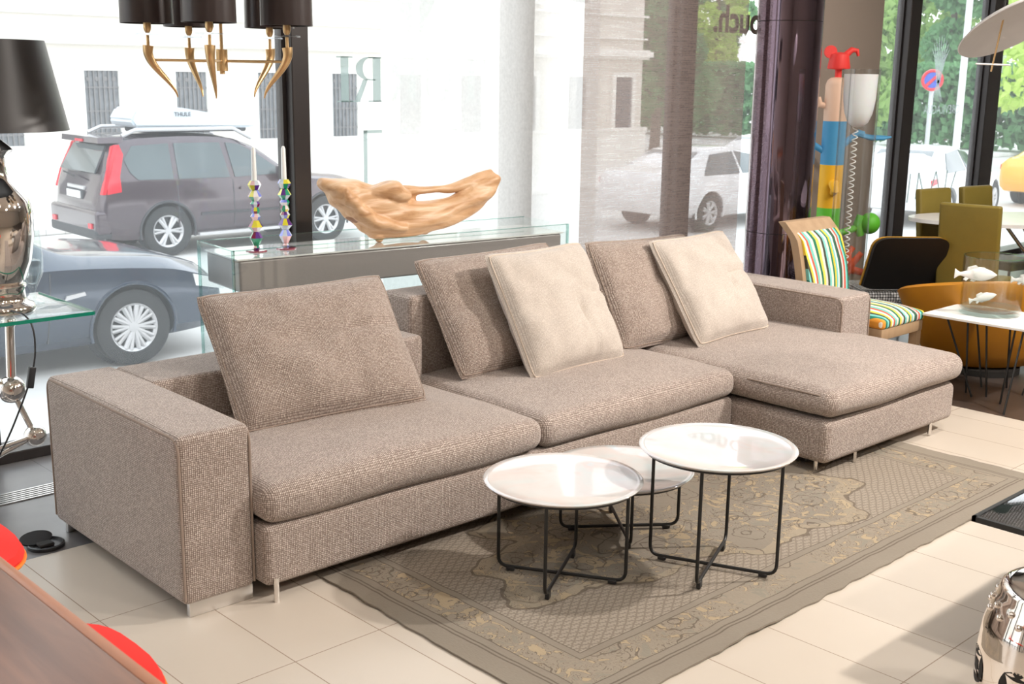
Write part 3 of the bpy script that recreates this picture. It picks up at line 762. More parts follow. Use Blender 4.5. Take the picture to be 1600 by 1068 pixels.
bm = BM(); lathe(bm, [(0, 0), (.108, 0), (.112, .012), (.104, .028), (.085, .036), (.078, .05), (.076, .085), (.082, .092), (.082, .1), (.07, .104), (.082, .12), (.108, .19), (.122, .28), (.124, .36), (.116, .41), (.09, .45), (.055, .485), (.044, .52), (.043, .56), (.048, .575), (.066, .59), (.072, .598), (.06, .61), (.03, .635), (0, .642)], 64)
obj('urn', bm, MAT['chrome_warm'], lp, angle=60)
bm = BM(); tube(bm, [(0, 0, .63), (0, 0, .98)], .008, 10); obj('stem', bm, MAT['brass'], lp)
bm = BM(); lathe(bm, [(.268, .668), (.272, .668), (.206, .985), (.202, .985), (.268, .668)], 72, caps=False); obj('lamp_shade', bm, MAT['shade_black'], lp)
bm = BM(); tube(bm, [(.0, 0, .97), (.203, 0, .975)], .002, 6); tube(bm, [(0, 0, .97), (-.1, .176, .975)], .002, 6); tube(bm, [(0, 0, .97), (-.1, -.176, .975)], .002, 6); obj('shade_ring', bm, MAT['brass'], lp)
cord = [(LX - .02, LY - .115, TZ + .02), (LX + .0, LY - .19, TZ + .018), (LX + .015, 4.225, TZ - .03), (LX + .01, 4.222, .56), (LX - .03, 4.225, .45), (LX - .1, 4.23, .3), (LX - .2, 4.25, .12), (LX - .3, 4.3, .008), (LX - .5, 4.32, .006)]
bm = BM(); tube(bm, bend(cord, .06, 5), .0035, 8); cb = obj('power_cord', bm, MAT['plastic'], lp); cb.matrix_parent_inverse = Matrix.Translation((-LX, -LY, -TZ))
bm = BM(); mx = Matrix.Translation((LX - .012, 4.222, .50)) @ Matrix.Rotation(.2, 4, 'Y'); box(bm, (-.013, -.009, -.04), (.013, .009, .04), .004, 2, mx); sw_ = obj('switch', bm, MAT['plastic'], lp); sw_.matrix_parent_inverse = Matrix.Translation((-LX, -LY, -TZ))
# small white vase behind the urn
bm = BM(); lathe(bm, [(0, 0), (.04, 0), (.038, .008), (.012, .02), (.009, .05), (.02, .075), (.042, .12), (.046, .19), (.04, .26), (.037, .31), (.035, .31), (.038, .26), (.043, .19), (.038, .12), (.015, .08), (0, .075)], 36)
tag(obj('glass_vase', bm, MAT['clear'], loc=(1.755, 4.52, TZ)), 'slender clear glass vase half hidden behind the nickel urn lamp', 'vase')

# outlet in floor
fo = thing('floor_socket', 'round black floor socket with open flap beside the left arm', 'floor socket', (1.47, 3.845, 0))
bm = BM(); lathe(bm, [(0, .001), (.062, .001), (.062, .012), (.056, .014), (.052, .006), (0, .006)], 40); obj('ring', bm, MAT['plastic'], fo)
bm = BM(); mx = Matrix.Translation((-.02, .035, .02)) @ Matrix.Rotation(.5, 4, 'X') @ Matrix.Scale(.55, 4, (0, 1, 0)); lathe(bm, [(0, 0), (.056, 0), (.056, .008), (0, .008)], 40); bmesh.ops.transform(bm, matrix=mx, verts=bm.verts[:]); obj('flap', bm, MAT['plastic'], fo)
bm = BM(); box(bm, (-.03, -.03, .006), (.02, .01, .018), .003, 1); obj('plug_insert', bm, MAT['dark'], fo)

# ================================================================== WALNUT TABLE + RED SEATS, lower left
t = NT('walnut'); co = t.coord(scale=(26, 1.6, 8))
n1 = t.n('TexNoise', Vector=co, Scale=1.0, Detail=6.0, Distortion=.6)
t.p(Base_Color=t.ramp(n1.outputs[0], [(.25, rgb(96, 66, 52)), (.5, rgb(128, 92, 74)), (.75, rgb(156, 112, 88))]), Roughness=.35); MAT['walnut'] = t.m
MAT['walnut_edge'] = plain('walnut_edge', rgb(182, 120, 82), .4, 0, .1, 20)
wt = thing('dining_table', 'walnut table edge blurred in the lower left corner', 'dining table', (0, 0, 0))
bm = BM(); box(bm, (-.30, .35, .705), (.685, 2.45, .75), .006, 2); obj('tabletop', bm, MAT['walnut'], wt)
bm = BM(); box(bm, (.684, .352, .708), (.706, 2.448, .7485), .006, 2); obj('edge_band', bm, MAT['walnut_edge'], wt)
for x, y in ((-.2, .5), (.45, .5), (-.2, 2.2), (.45, 2.2)):
    bm = BM(); tube(bm, [(x, y, 0), (x, y, .708)], .03, 16); obj('leg', bm, MAT['black'], wt)
MAT['red'] = plain('red_felt', rgb(235, 48, 40), .9, 0, .06, 8)
MAT['orange'] = plain('orange_binding', rgb(236, 130, 40), .7)
def stool(loc, rz, label):
    o = thing('dining_chair', label, 'chair', loc, rz, 'red seated chairs at the walnut table')
    def f(p):
        q = Vector(p); q.z += .02 * max(0, 1 - (p.x ** 2 + p.y ** 2) / .05) * (1 if p.z > .43 else 0); return q
    bm = BM()
    n = 40; P = [((math.copysign(abs(math.cos(a)) ** .7, math.cos(a)) * .235), (math.copysign(abs(math.sin(a)) ** .7, math.sin(a)) * .24)) for a in [2 * PI * k / n for k in range(n)]]
    rings = []
    for s_, z in ((.9, .405), (1, .415), (1.02, .43), (.98, .447), (.8, .46), (.5, .468), (.15, .47)):
        rings.append([bm.verts.new((x * s_, y * s_, z + (.003 * math.sin(x * 60) if s_ < .99 else 0))) for x, y in P])
    for A, B in zip(rings, rings[1:]):
        for k in range(n): bm.faces.new((A[k], A[(k + 1) % n], B[(k + 1) % n], B[k]))
    bm.faces.new(rings[0][::-1]); bm.faces.new(rings[-1]); obj('seat', bm, MAT['red'], o)
    bm = BM(); tube(bm, [(x * 1.015, y * 1.015, .418) for x, y in P], .006, 6, closed=True); obj('binding', bm, MAT['orange'], o)
    bm = BM(); lathe(bm, [(0, .39), (.2, .395), (.21, .41), (0, .41)], 36); obj('seat_shell', bm, MAT['plastic'], o)
    for x, y in ((.15, .15), (-.15, .15), (-.15, -.15), (.15, -.15)):
        bm = BM(); tube(bm, [(x, y, .4), (x * 1.25, y * 1.25, 0)], .011, 10); obj('leg', bm, MAT['black'], o)
    return o
stool((.80, 2.95, 0), 0, 'red seated chair at the far corner of the walnut table')
stool((.755, 2.14, 0), 0, 'red seated chair tucked under the side of the walnut table')

# ================================================================== RIGHT FOREGROUND
# dark patterned glass low table
t = NT('dark_patterned_glass'); co = t.coord(scale=(1, 1, 1), rot=(0, 0, .5))
br = t.n('TexBrick', Vector=co, Scale=42.0, Color1=G(.6), Color2=G(.45), Mortar=G(.03)); br.inputs['Mortar Size'].default_value = .10
br.inputs['Brick Width'].default_value = .5; br.inputs['Row Height'].default_value = .22
nz = t.n('TexNoise', Vector=t.coord(), Scale=5.0, Detail=1.0)
t.p(Base_Color=t.mix(t.math('GREATER_THAN', nz.outputs[0], .56), br.outputs['Color'], rgb(40, 48, 46)), Roughness=.08, Coat_Weight=1.0); MAT['dkglass'] = t.m
dt = thing('low_glass_table', 'dark glass low table corner entering at the right edge', 'low table', (3.1, 1.37, 0))
bm = BM(); box(bm, (.012, -.8, .398), (.9, -.012, .408), .003, 2); obj('glass_top', bm, MAT['dkglass'], dt)
bm = BM()
for a, b in (((0, -.812, .394), (.012, 0, .410)), ((.888, -.812, .394), (.9, 0, .410)), ((0, -.012, .394), (.9, 0, .410)), ((0, -.812, .394), (.9, -.8, .410))): box(bm, a, b)
obj('frame', bm, MAT['black'], dt, smooth=False)
for x, y in ((.4, -.35), (.75, -.35), (.4, -.65), (.75, -.65)):
    bm = BM(); box(bm, (x - .012, y - .012, 0), (x + .012, y + .012, .398)); obj('leg', bm, MAT['black'], dt, smooth=False)
# silver garden stool
gs = thing('garden_stool', 'silver ceramic garden stool with pierced coin motif at right corner', 'stool', (2.775, .995, 0), .4)
prof = [(0, 0), (.118, 0), (.128, .012), (.13, .03), (.145, .07), (.162, .13), (.17, .2), (.17, .25), (.162, .31), (.147, .36), (.135, .392), (.132, .405), (.128, .416), (.118, .424), (.08, .428), (.0, .430)]
bm = BM(); seg_ = 120
pr_ = []
for (a, b), (c_, d_) in zip(prof, prof[1:]):
    n_ = max(1, int(math.hypot(c_ - a, d_ - b) / .012))
    for q in range(n_): pr_.append((a + (c_ - a) * q / n_, b + (d_ - b) * q / n_))
pr_.append(prof[-1]); lathe(bm, pr_, seg_)
body = obj('body', bm, MAT['chrome_warm'], gs, angle=60)
mb = MAT['dark']
for k in range(7):
    th = 2 * PI * k / 7
    bm = BM()
    def onb(a, z):      # a, z offsets along the surface
        an = th + a / .17; rr_ = .1712 - .6 * (z) ** 2; return (rr_ * math.cos(an), rr_ * math.sin(an), .205 + z)
    def patch(poly):
        c0 = sum((p[0] for p in poly)) / len(poly), sum((p[1] for p in poly)) / len(poly)
        vs = [bm.verts.new(onb(*p)) for p in poly]; vc = bm.verts.new(onb(*c0))
        for q in range(len(vs)): bm.faces.new((vs[q], vs[(q + 1) % len(vs)], vc))
    s_ = .016; patch([(-s_, -s_ * 0 - .013), (0, -.018), (s_, -.013), (s_, .013), (0, .014), (-s_, .013)])
    for rot in range(4):
        L = []
        for q in range(9):
            x = -.036 + .072 * q / 8; y = .034 + .013 * math.cos((q / 8 - .5) * PI); L.append((x, y))
        for q in range(8, -1, -1):
            x = -.036 + .072 * q / 8; y = .034 - .010 * math.cos((q / 8 - .5) * PI); L.append((x, y))
        ca, sa = math.cos(rot * PI / 2), math.sin(rot * PI / 2)
        patch([(x * ca - y * sa, (x * sa + y * ca) * 1.0) for x, y in L])
    obj('pierced_motif', bm, mb, gs)
for row, (z, rr_, off) in enumerate(((.372, .1445, 0), (.352, .151, .5))):
    for k in range(16):
        a = 2 * PI * (k + off) / 16; bm = BM(); bmesh.ops.create_uvsphere(bm, u_segments=14, v_segments=8, radius=.0085, matrix=Matrix.Translation((rr_ * math.cos(a), rr_ * math.sin(a), z))); obj('stud', bm, MAT['chrome_warm'], gs)

# ================================================================== RIGHT BACKGROUND FURNITURE
# striped chair
t = NT('striped_fabric'); co = t.coord(); sp = t.n('SeparateXYZ', Vector=co)
nz = t.n('TexNoise', Vector=t.coord(scale=(1, 1, 1)), Scale=2.6, Detail=1.0)
v = t.math('ADD', sp.outputs[0], t.math('MULTIPLY', t.math('SUBTRACT', nz.outputs[0], .5), .16))
fr = t.math('FRACT', t.math('MULTIPLY', v, 2.1))
SC = [(235, 225, 205), (20, 120, 95), (240, 195, 50), (110, 190, 190), (235, 235, 225), (30, 110, 90), (60, 66, 50), (205, 200, 195), (225, 80, 60), (120, 200, 195), (20, 115, 90), (235, 200, 60), (150, 140, 130), (240, 235, 220), (226, 150, 50), (25, 120, 100), (120, 195, 190), (70, 72, 54), (238, 205, 70), (240, 238, 228), (200, 90, 70), (110, 190, 180), (235, 225, 205), (24, 110, 84), (240, 210, 90), (210, 205, 200), (60, 66, 50), (130, 200, 195)]
t.p(Base_Color=t.ramp(fr, [(k / 28, (*lin(c_), 1)) for k, c_ in enumerate(SC)], 'CONSTANT'), Roughness=.8); MAT['stripes'] = t.m
t = NT('pale_oak'); n1 = t.n('TexNoise', Vector=t.coord(scale=(20, 20, 2)), Scale=1.0, Detail=5.0)
t.p(Base_Color=t.mix(n1.outputs[0], rgb(150, 122, 92), rgb(188, 160, 128)), Roughness=.5); MAT['oak'] = t.m
sc = thing('striped_chair', 'oak chair upholstered in multicoloured striped fabric behind the right arm', 'chair', (5.55, 3.14, 0), 0)
bm = BM()
def fs(p):
    q = Vector(p); u, v_ = p.x / .21, p.y / .22
    if p.z > .40: q.z += .045 * max(0, 1 - u * u) ** .6 * max(0, 1 - v_ * v_) ** .6
    return q
softbox(bm, (-.215, -.235, .375), (.215, .22, .425), .018, .03, fs); obj('seat_pad', bm, MAT['stripes'], sc)
bm = BM(); box(bm, (-.21, -.228, .318), (.21, .225, .378), .008, 2); obj('seat_frame', bm, MAT['oak'], sc)
for x, y in ((-.185, -.2), (.185, -.2), (-.185, .2), (.185, .2)):
    bm = BM(); prism(bm, [(x - .022, y - .022), (x + .022, y - .022), (x + .022, y + .022), (x - .022, y + .022)], 0, .33, 'xy', lambda q, y=y: (q[0], q[1] + (.0 if y < 0 else (1 - q[2] / .33) * .06), q[2])); obj('leg', bm, MAT['oak'], sc)
def curve_back(x0, x1, th, z0, z1, y0, bm):
    N = 18; F = []
    for k in range(N + 1):
        s_ = k / N; z = z0 + (z1 - z0) * s_; yy = y0 + .10 * s_ ** 2 + (.05 * max(0, s_ - .85) / .15) ** 1.0 * (1 if s_ > .85 else 0)
        F.append((yy, z))
    vs = [[bm.verts.new((x, y + dy, z)) for x, dy in ((x0, 0), (x1, 0), (x1, th), (x0, th))] for y, z in F]
    for A, B in zip(vs, vs[1:]):
        for k in range(4): bm.faces.new((A[k], A[(k + 1) % 4], B[(k + 1) % 4], B[k]))
    bm.faces.new(vs[0][::-1]); bm.faces.new(vs[-1])
bm = BM(); curve_back(-.215, .215, .045, .32, .858, .225, bm); obj('back_frame', bm, MAT['oak'], sc)
bm = BM(); curve_back(-.18, .2, .02, .40, .838, .213, bm); obj('back_pad', bm, MAT['stripes'], sc)

# totem coat stand
cols = {'red': rgb(236, 60, 54), 'skin': rgb(226, 190, 164), 'blue': rgb(70, 150, 196), 'yellow': rgb(240, 182, 30), 'green': rgb(96, 190, 50), 'orange': rgb(226, 84, 44)}
TM = {k_: plain('totem_' + k_, c_, .55) for k_, c_ in cols.items()}
tt = thing('totem_coat_stand', 'tall coat stand of stacked red, beige, blue, yellow, green and orange blocks', 'coat stand', (7.16, 4.38, 0))
tr_ = .078
def cyl(name, z0, z1, m, r=tr_):
    bm = BM(); lathe(bm, [(r, z0), (r, z1)], 40); return obj(name, bm, TM[m], tt)
bm = BM(); lathe(bm, [(0, 0), (.17, 0), (.17, .012), (.0, .015)], 40); obj('foot', bm, TM['orange'], tt)
so = cyl('orange_block', .01, .45, 'orange'); sg = cyl('green_block', .45, .741, 'green'); sy = cyl('yellow_block', .741, 1.032, 'yellow'); sb = cyl('blue_block', 1.032, 1.323, 'blue')
bm = BM(); lathe(bm, [(tr_, 1.323), (tr_, 1.56), (.068, 1.59), (.045, 1.608), (0, 1.613)], 40); sk = obj('beige_block', bm, TM['skin'], tt)
bm = BM(); lathe(bm, [(.022, 1.6), (.022, 1.66), (.072, 1.665), (.075, 1.675), (.06, 1.76), (.03, 1.772), (0, 1.774)], 32); rh = obj('red_cap', bm, TM['red'], tt)
rl = rt; up = Vector((0, 0, 1))
bm = BM(); bmesh.ops.create_cone(bm, cap_ends=True, segments=32, radius1=.042, radius2=.042, depth=.02, matrix=Matrix.Translation(-rl * .062 + up * 1.775) @ fh.to_track_quat('Z', 'Y').to_matrix().to_4x4()); obj('disc', bm, TM['red'], rh)
bm = BM(); tube(bm, [rl * .04 + up * 1.755, rl * .08 + up * 1.79, rl * .115 + up * 1.785, rl * .125 + up * 1.75], [.022, .02, .015, .009], 14); obj('horn', bm, TM['red'], rh)
bm = BM(); tube(bm, [-rl * .05 + up * 1.42, -rl * .11 + up * 1.43, -rl * .12 + up * 1.48], [.02, .024, .014], 12); obj('knob', bm, TM['skin'], sk)
bm = BM(); tube(bm, [rl * .06 + up * 1.16, rl * .13 + up * 1.22, rl * .17 + up * 1.245, rl * .2 + up * 1.235], [.022, .022, .024, .022], 14); tube(bm, [rl * .17 + up * 1.235, rl * .25 + up * 1.215, rl * .34 + up * 1.215, rl * .39 + up * 1.222], [.02, .024, .02, .006], 14, flat=.7); obj('arm', bm, TM['blue'], sb)
bm = BM(); tube(bm, [-rl * .06 + up * 1.12, -rl * .13 + up * 1.16, -rl * .18 + up * 1.2], [.022, .022, .02], 14); obj('arm', bm, TM['blue'], sb)
bm = BM(); tube(bm, [-fh * .06 + up * .91, -fh * .11 + up * .90, -fh * .13 + up * .87, -fh * .08 + up * .845], [.03, .036, .03, .02], 16); obj('nose', bm, TM['yellow'], sy)
bm = BM(); tube(bm, [rl * .06 + up * .56, rl * .14 + up * .58, rl * .23 + up * .615], [.022, .024, .026], 14)
bmesh.ops.create_uvsphere(bm, u_segments=24, v_segments=16, radius=.07, matrix=Matrix.Translation(rl * .29 + up * .635) @ Matrix.Diagonal((1, 1, 1.05, 1))); tube(bm, [rl * .225 + up * .69, rl * .21 + up * .63, rl * .235 + up * .55], [.026, .034, .026], 14); obj('mushroom_arm', bm, TM['green'], sg)
bm = BM(); tube(bm, [rl * .05 + up * .17, rl * .13 + up * .27, rl * .18 + up * .34], [.042, .038, .034], 14)
for e_ in ((.19, .47), (.25, .43), (.31, .33)): tube(bm, [rl * .16 + up * .32, rl * (e_[0] - .03) + up * (e_[1] - .04), rl * e_[0] + up * e_[1]], [.03, .023, .02], 12)
obj('hand', bm, TM['orange'], so)

# acrylic tube floor lamp
al = thing('acrylic_floor_lamp', 'clear acrylic tube lamp with frosted white cup and coiled cord', 'floor lamp', (6.5, 3.82, 0))
bm = BM(); lathe(bm, [(.108, .02), (.112, .02), (.112, 1.66), (.108, 1.66), (.108, .02)], 64, caps=False); obj('acrylic_tube', bm, MAT['acrylic'], al)
for k in range(3):
    a = .9 + 2.2 * k
    bm = BM(); tube(bm, [(.110 * math.cos(a), .110 * math.sin(a), .02), (.110 * math.cos(a), .110 * math.sin(a), 1.66)], .0035, 6); obj('tube_highlight', bm, MAT['crystal'], al)  # thin rods stand in for highlight lines down the tube wall
bm = BM(); lathe(bm, [(0, 0), (.13, 0), (.13, .02), (0, .022)], 40); obj('base', bm, MAT['white'], al)
fw_ = NT('frosted_white_cup'); fw_.p(Base_Color=(.86, .84, .86, 1), Roughness=.3, Transmission_Weight=0.0, Subsurface_Weight=.2); MAT['frost'] = fw_.m
bm = BM(); lathe(bm, [(0, 1.315), (.03, 1.32), (.06, 1.345), (.082, 1.4), (.095, 1.48), (.1, 1.63), (.096, 1.63), (.09, 1.48), (.07, 1.38), (0, 1.33)], 48); obj('frosted_cup', bm, MAT['frost'], al)
hp = [(.016 * math.cos(k * .9) - .02 + .0, .016 * math.sin(k * .9), .03 + k * .0052 * 1.0) for k in range(248)]
bm = BM(); tube(bm, hp, .0036, 6); obj('coiled_cord', bm, MAT['white'], al)

# black backed lounge chair
bc = thing('lounge_chair', 'low lounge chair seen from its black back with mustard edge', 'chair', (6.59, 3.52, 0), R(-20))
MAT['mustard'] = plain('mustard_fabric', rgb(190, 140, 40), .85, 0, .08, 20)
hd = fabric('houndstooth', (.01, .01, .01, 1), (.7, .7, .7, 1), 60, .1, .1)
bp = [(-.225, .38), (-.225, .66), (-.18, .695), (.18, .695), (.225, .66), (.225, .40), (.18, .36), (-.18, .36)]
def tilt(q): x, y, z = q; return (x, y - (z - .32) * .55, z + .0)
rb = [(v.x, v.z) for v in bend([(a, 0, b) for a, b in bp] + [(bp[0][0], 0, bp[0][1])], .04, 4)][:-1]
bm = BM(); prism(bm, rb, 0, .035, 'xz', tilt); bk = obj('back_shell', bm, plain('black_shell', (.006, .006, .006, 1), .6), bc)
bm = BM(); prism(bm, [(a * 1.02, b * 1.01 - .003) for a, b in rb], .035, .06, 'xz', tilt); obj('back_cushion', bm, MAT['mustard'], bc)
bm = BM(); softbox(bm, (-.22, -.02, .27), (.22, .42, .345), .03, .05); obj('seat', bm, hd, bc)
bc.rotation_euler = (0, 0, R(-40))
for x, y in ((-.18, .05), (.18, .05), (-.18, .38), (.18, .38)):
    bm = BM(); tube(bm, [(x, y, .28), (x * 1.15, y + (-.04 if y < .3 else .04), 0)], .008, 8); obj('leg', bm, MAT['black'], bc)
bm = BM(); tube(bm, [(-.25, 0, .27), (.25, 0, .27)], .008, 8); tube(bm, [(-.22, .4, .27), (.22, .4, .27)], .008, 8); obj('stretcher', bm, MAT['black'], bc)

# olive chairs
MAT['olive'] = plain('olive_leather', rgb(126, 110, 44), .5, 0, .08, 14, bump=.2)
def ochair(loc, rz, label, sx=1.0):
    o = thing('olive_chair', label, 'chair', loc, rz, 'olive dining chairs')
    bm = BM(); softbox(bm, (-.225 * sx, -.03, .35), (.225 * sx, .02, .90), .016, .06, lambda p: (p.x, p.y - (p.z - .38) * .12 + .01 * (p.x / .22) ** 2, p.z)); obj('backrest', bm, MAT['olive'], o)
    bm = BM(); softbox(bm, (-.22 * sx, .0, .38), (.22 * sx, .38, .44), .02, .06); obj('seat', bm, MAT['olive'], o)
    for x, y in ((-.19 * sx, .03), (.19 * sx, .03), (-.19 * sx, .35), (.19 * sx, .35)):
        bm = BM(); tube(bm, [(x, y, .39), (x * 1.08, y, 0)], .009, 8); obj('leg', bm, MAT['brushed'], o)
    return o
ochair((6.74, 3.16, 0), R(-80), 'olive chair with its back to the camera, nearest of the three', .78)
ochair((7.46, 3.73, 0), R(170), 'olive chair behind the left tip of the white oval table', .72)
ochair((7.88, 3.64, 0), R(170), 'olive chair behind the white oval table, farthest right of the three', .72)
ot = thing('oval_table', 'white oval dining table among the olive chairs', 'dining table', (7.75, 3.02, 0), R(-43.5))
bm = BM(); n = 72; P = [(1.0 * math.cos(2 * PI * k / n), .40 * math.sin(2 * PI * k / n)) for k in range(n)]
prism(bm, P, .725, .748, 'xy'); obj('tabletop', bm, MAT['white'], ot)
for a in (.6, PI - .6, PI + .6, -.6):
    bm = BM(); tube(bm, bend([(.42 * math.cos(a), .3 * math.sin(a), .727), (.1 * math.cos(a), .08 * math.sin(a), .36), (.4 * math.cos(a), .3 * math.sin(a), 0)], .15, 6), .012, 10); obj('leg', bm, MAT['chrome'], ot)

# mustard tub chair
MAT['tub'] = plain('mustard_leather', rgb(192, 128, 30), .45, 0, .08, 10, bump=.15)
tc = thing('tub_chair', 'mustard leather bowl shaped tub chair behind the white square table', 'chair', (6.44, 2.88, 0), 0)
bm = BM(); N = 64; rings = []
prof_o = [(.15, .03), (.24, .05), (.31, .12), (.37, .24), (.425, .38)]
def rimz(a):  # higher at the side of the back
    return .0
fa = math.atan2(.7236, .690)
for (r_, z) in prof_o + [(.455, .455), (.44, .468), (.41, .45), (.37, .34), (.28, .25), (.0, .23)]:
    ring = []
    for k in range(N):
        a = 2 * PI * k / N; up_ = -.085 * math.cos(a - fa) * (z / .45) if z > .3 else 0
        sx_ = 1.12
        e_ = rt * (r_ * sx_ * math.cos(a - fa + PI / 2 + PI)) * -1 + fh * (r_ * .64 * math.cos(a - fa))
        e_ = rt * (r_ * sx_ * math.sin(a - fa)) + fh * (r_ * .64 * math.cos(a - fa))
        ring.append(bm.verts.new((e_.x, e_.y, z + up_)) if r_ > 0 else None)
    if r_ > 0: rings.append(ring)
    else:
        vc = bm.verts.new((0, 0, z))
        for k in range(N): bm.faces.new((rings[-1][k], rings[-1][(k + 1) % N], vc))
for A, B in zip(rings, rings[1:]):
    for k in range(N): bm.faces.new((A[k], A[(k + 1) % N], B[(k + 1) % N], B[k]))
bm.faces.new(rings[0][::-1]); obj('shell', bm, MAT['tub'], tc, angle=50)
bm = BM(); lathe(bm, [(0, 0), (.2, 0), (.2, .035), (0, .035)], 40); obj('base', bm, MAT['dark'], tc)
bm = BM(); ball(bm, rt * .2 - fh * .262 + up * .45, .012); obj('button', bm, MAT['dark'], tc)

# white square wire table with fish bowl
wtb = thing('wire_table', 'white square table on splayed black wire legs beside the chaise', 'side table', (5.70, 2.90, 0), 0)
bm = BM(); box(bm, (.02, -.58, .405), (.46, -.0, .418), .002, 1); obj('tabletop', bm, MAT['white_matte'], wtb)
for (a, b), (c_, d_) in (((.09, -.10), (.12, -.26)), ((.12, -.2), (.18, -.20)), ((.16, -.28), (.18, -.31)), ((.1, -.5), (-.08, -.52)), ((.12, -.45), (.1, -.42)), ((.42, -.1), (.36, -.2)), ((.42, -.5), (.36, -.42)), ((.4, -.3), (.44, -.3))):
    bm = BM(); tube(bm, [(a, b, .406), (c_, d_, 0)], .0055, 8); obj('leg', bm, MAT['black'], wtb)
bx, by = 5.985, 2.665
fb = thing('glass_bowl', 'clear glass cylinder with white fish on the white square table', 'glass bowl', (bx, by, .418))
bm = BM(); lathe(bm, [(0, 0), (.150, 0), (.153, .006), (.153, .30), (.148, .30), (.148, .022), (.10, .016), (0, .014)], 64); obj('glass_wall', bm, glassy('bowl_glass', (.97, .985, .98, 1), .16), fb, angle=50)
bm = BM(); lathe(bm, [(.1475, .299), (.1535, .299), (.1535, .302), (.1475, .302), (.1475, .299)], 64, caps=False); obj('glass_rim', bm, ed, fb)
bm = BM(); lathe(bm, [(0, .016), (.08, .02), (.145, .03), (.146, .038), (.1, .036), (0, .034)], 48); obj('thick_glass_base', bm, glassy('pale_aqua_glass', (.8, .92, .9, 1), .3), fb)
def fish(loc, L, label, dirv, tiltz=0):
    bm = BM(); n = 22; rings = []
    prof_f = [(0, .004), (.05, .04), (.15, .10), (.3, .145), (.45, .15), (.6, .12), (.75, .07), (.86, .04), (.9, .05), (1, .12)]
    for k in range(n + 1):
        s_ = k / n
        for (a, ra), (b, rb_) in zip(prof_f, prof_f[1:]):
            if a <= s_ <= b: r_ = ra + (rb_ - ra) * (s_ - a) / (b - a); break
        ring = []
        for q in range(12):
            an = 2 * PI * q / 12; wy = .55 if s_ < .85 else .55 * (1 - (s_ - .85) / .15) + .05
            ring.append(bm.verts.new((-s_ * L + L / 2, r_ * L * wy * math.cos(an), r_ * L * math.sin(an) * (1.15 if math.sin(an) > 0 and .3 < s_ < .65 else 1))))
        rings.append(ring)
    for A, B in zip(rings, rings[1:]):
        for q in range(12): bm.faces.new((A[q], A[(q + 1) % 12], B[(q + 1) % 12], B[q]))
    bm.faces.new(rings[0][::-1]); bm.faces.new(rings[-1])
    prism(bm, [(.12 * L, .1 * L), (-.02 * L, .21 * L), (-.2 * L, .16 * L), (-.22 * L, .08 * L)], -.006, .006, 'xz')
    prism(bm, [(.1 * L, -.1 * L), (.0, -.19 * L), (-.08 * L, -.17 * L), (-.02 * L, -.1 * L)], .012, .022, 'xz'); prism(bm, [(-.15 * L, -.09 * L), (-.22 * L, -.16 * L), (-.28 * L, -.13 * L), (-.24 * L, -.06 * L)], -.004, .004, 'xz')
    o = obj('white_fish', bm, MAT['white_matte'], angle=60); o.location = loc
    o.rotation_euler = (0, -tiltz, math.atan2(dirv.y, dirv.x)); return tag(o, label, 'fish figurine', 'white fish')
fish(Vector((bx, by, .632)) - rt * .115 - fh * .06, .22, 'white fish figurine crossing the left wall of the glass cylinder', rt, -.03)
fish(Vector((bx, by, .505)) - rt * .055 - fh * .03, .145, 'lower white fish figurine inside the glass cylinder', rt, .25)
fish(Vector((bx, by, .60)) + rt * .16 - fh * .03, .16, 'white fish figurine cut by the right edge of the picture', rt, -.03)

# dish pendant lamp (top right)
pn = thing('dish_pendant', 'pale grey tilted dish pendant lamp at the top right corner', 'pendant lamp', (5.05, 2.42, 0))
MAT['dish'] = plain('pale_grey_enamel', rgb(214, 212, 212), .5)
bm = BM(); lathe(bm, [(0, .05), (.12, .045), (.2, .02), (.235, 0), (.232, -.004), (.19, .012), (.1, .03), (0, .036)], 56)
Q = Matrix.Translation((0.11, -.09, 1.83)) @ Matrix.Rotation(R(-20), 4, fh) @ Matrix.Rotation(R(-27), 4, rt)
bmesh.ops.transform(bm, matrix=Q, verts=bm.verts[:]); obj('dish', bm, MAT['dish'], pn)
bm = BM(); tube(bm, [(.085, -.06, 3.5), (.085, -.06, 1.86)], .004, 8); obj('cable', bm, MAT['black'], pn)
bm = BM(); tube(bm, [Vector((.085, -.06, 1.86)), Vector((.085, -.06, 1.64)) - rt * .03], .004, 8); obj('stem', bm, MAT['brass'], pn)
bm = BM(); tube(bm, [Vector((.085, -.06, 1.672)) - rt * .10, Vector((.085, -.06, 1.668)) + rt * .05], .004, 8); obj('cross_bar', bm, MAT['dish'], pn)

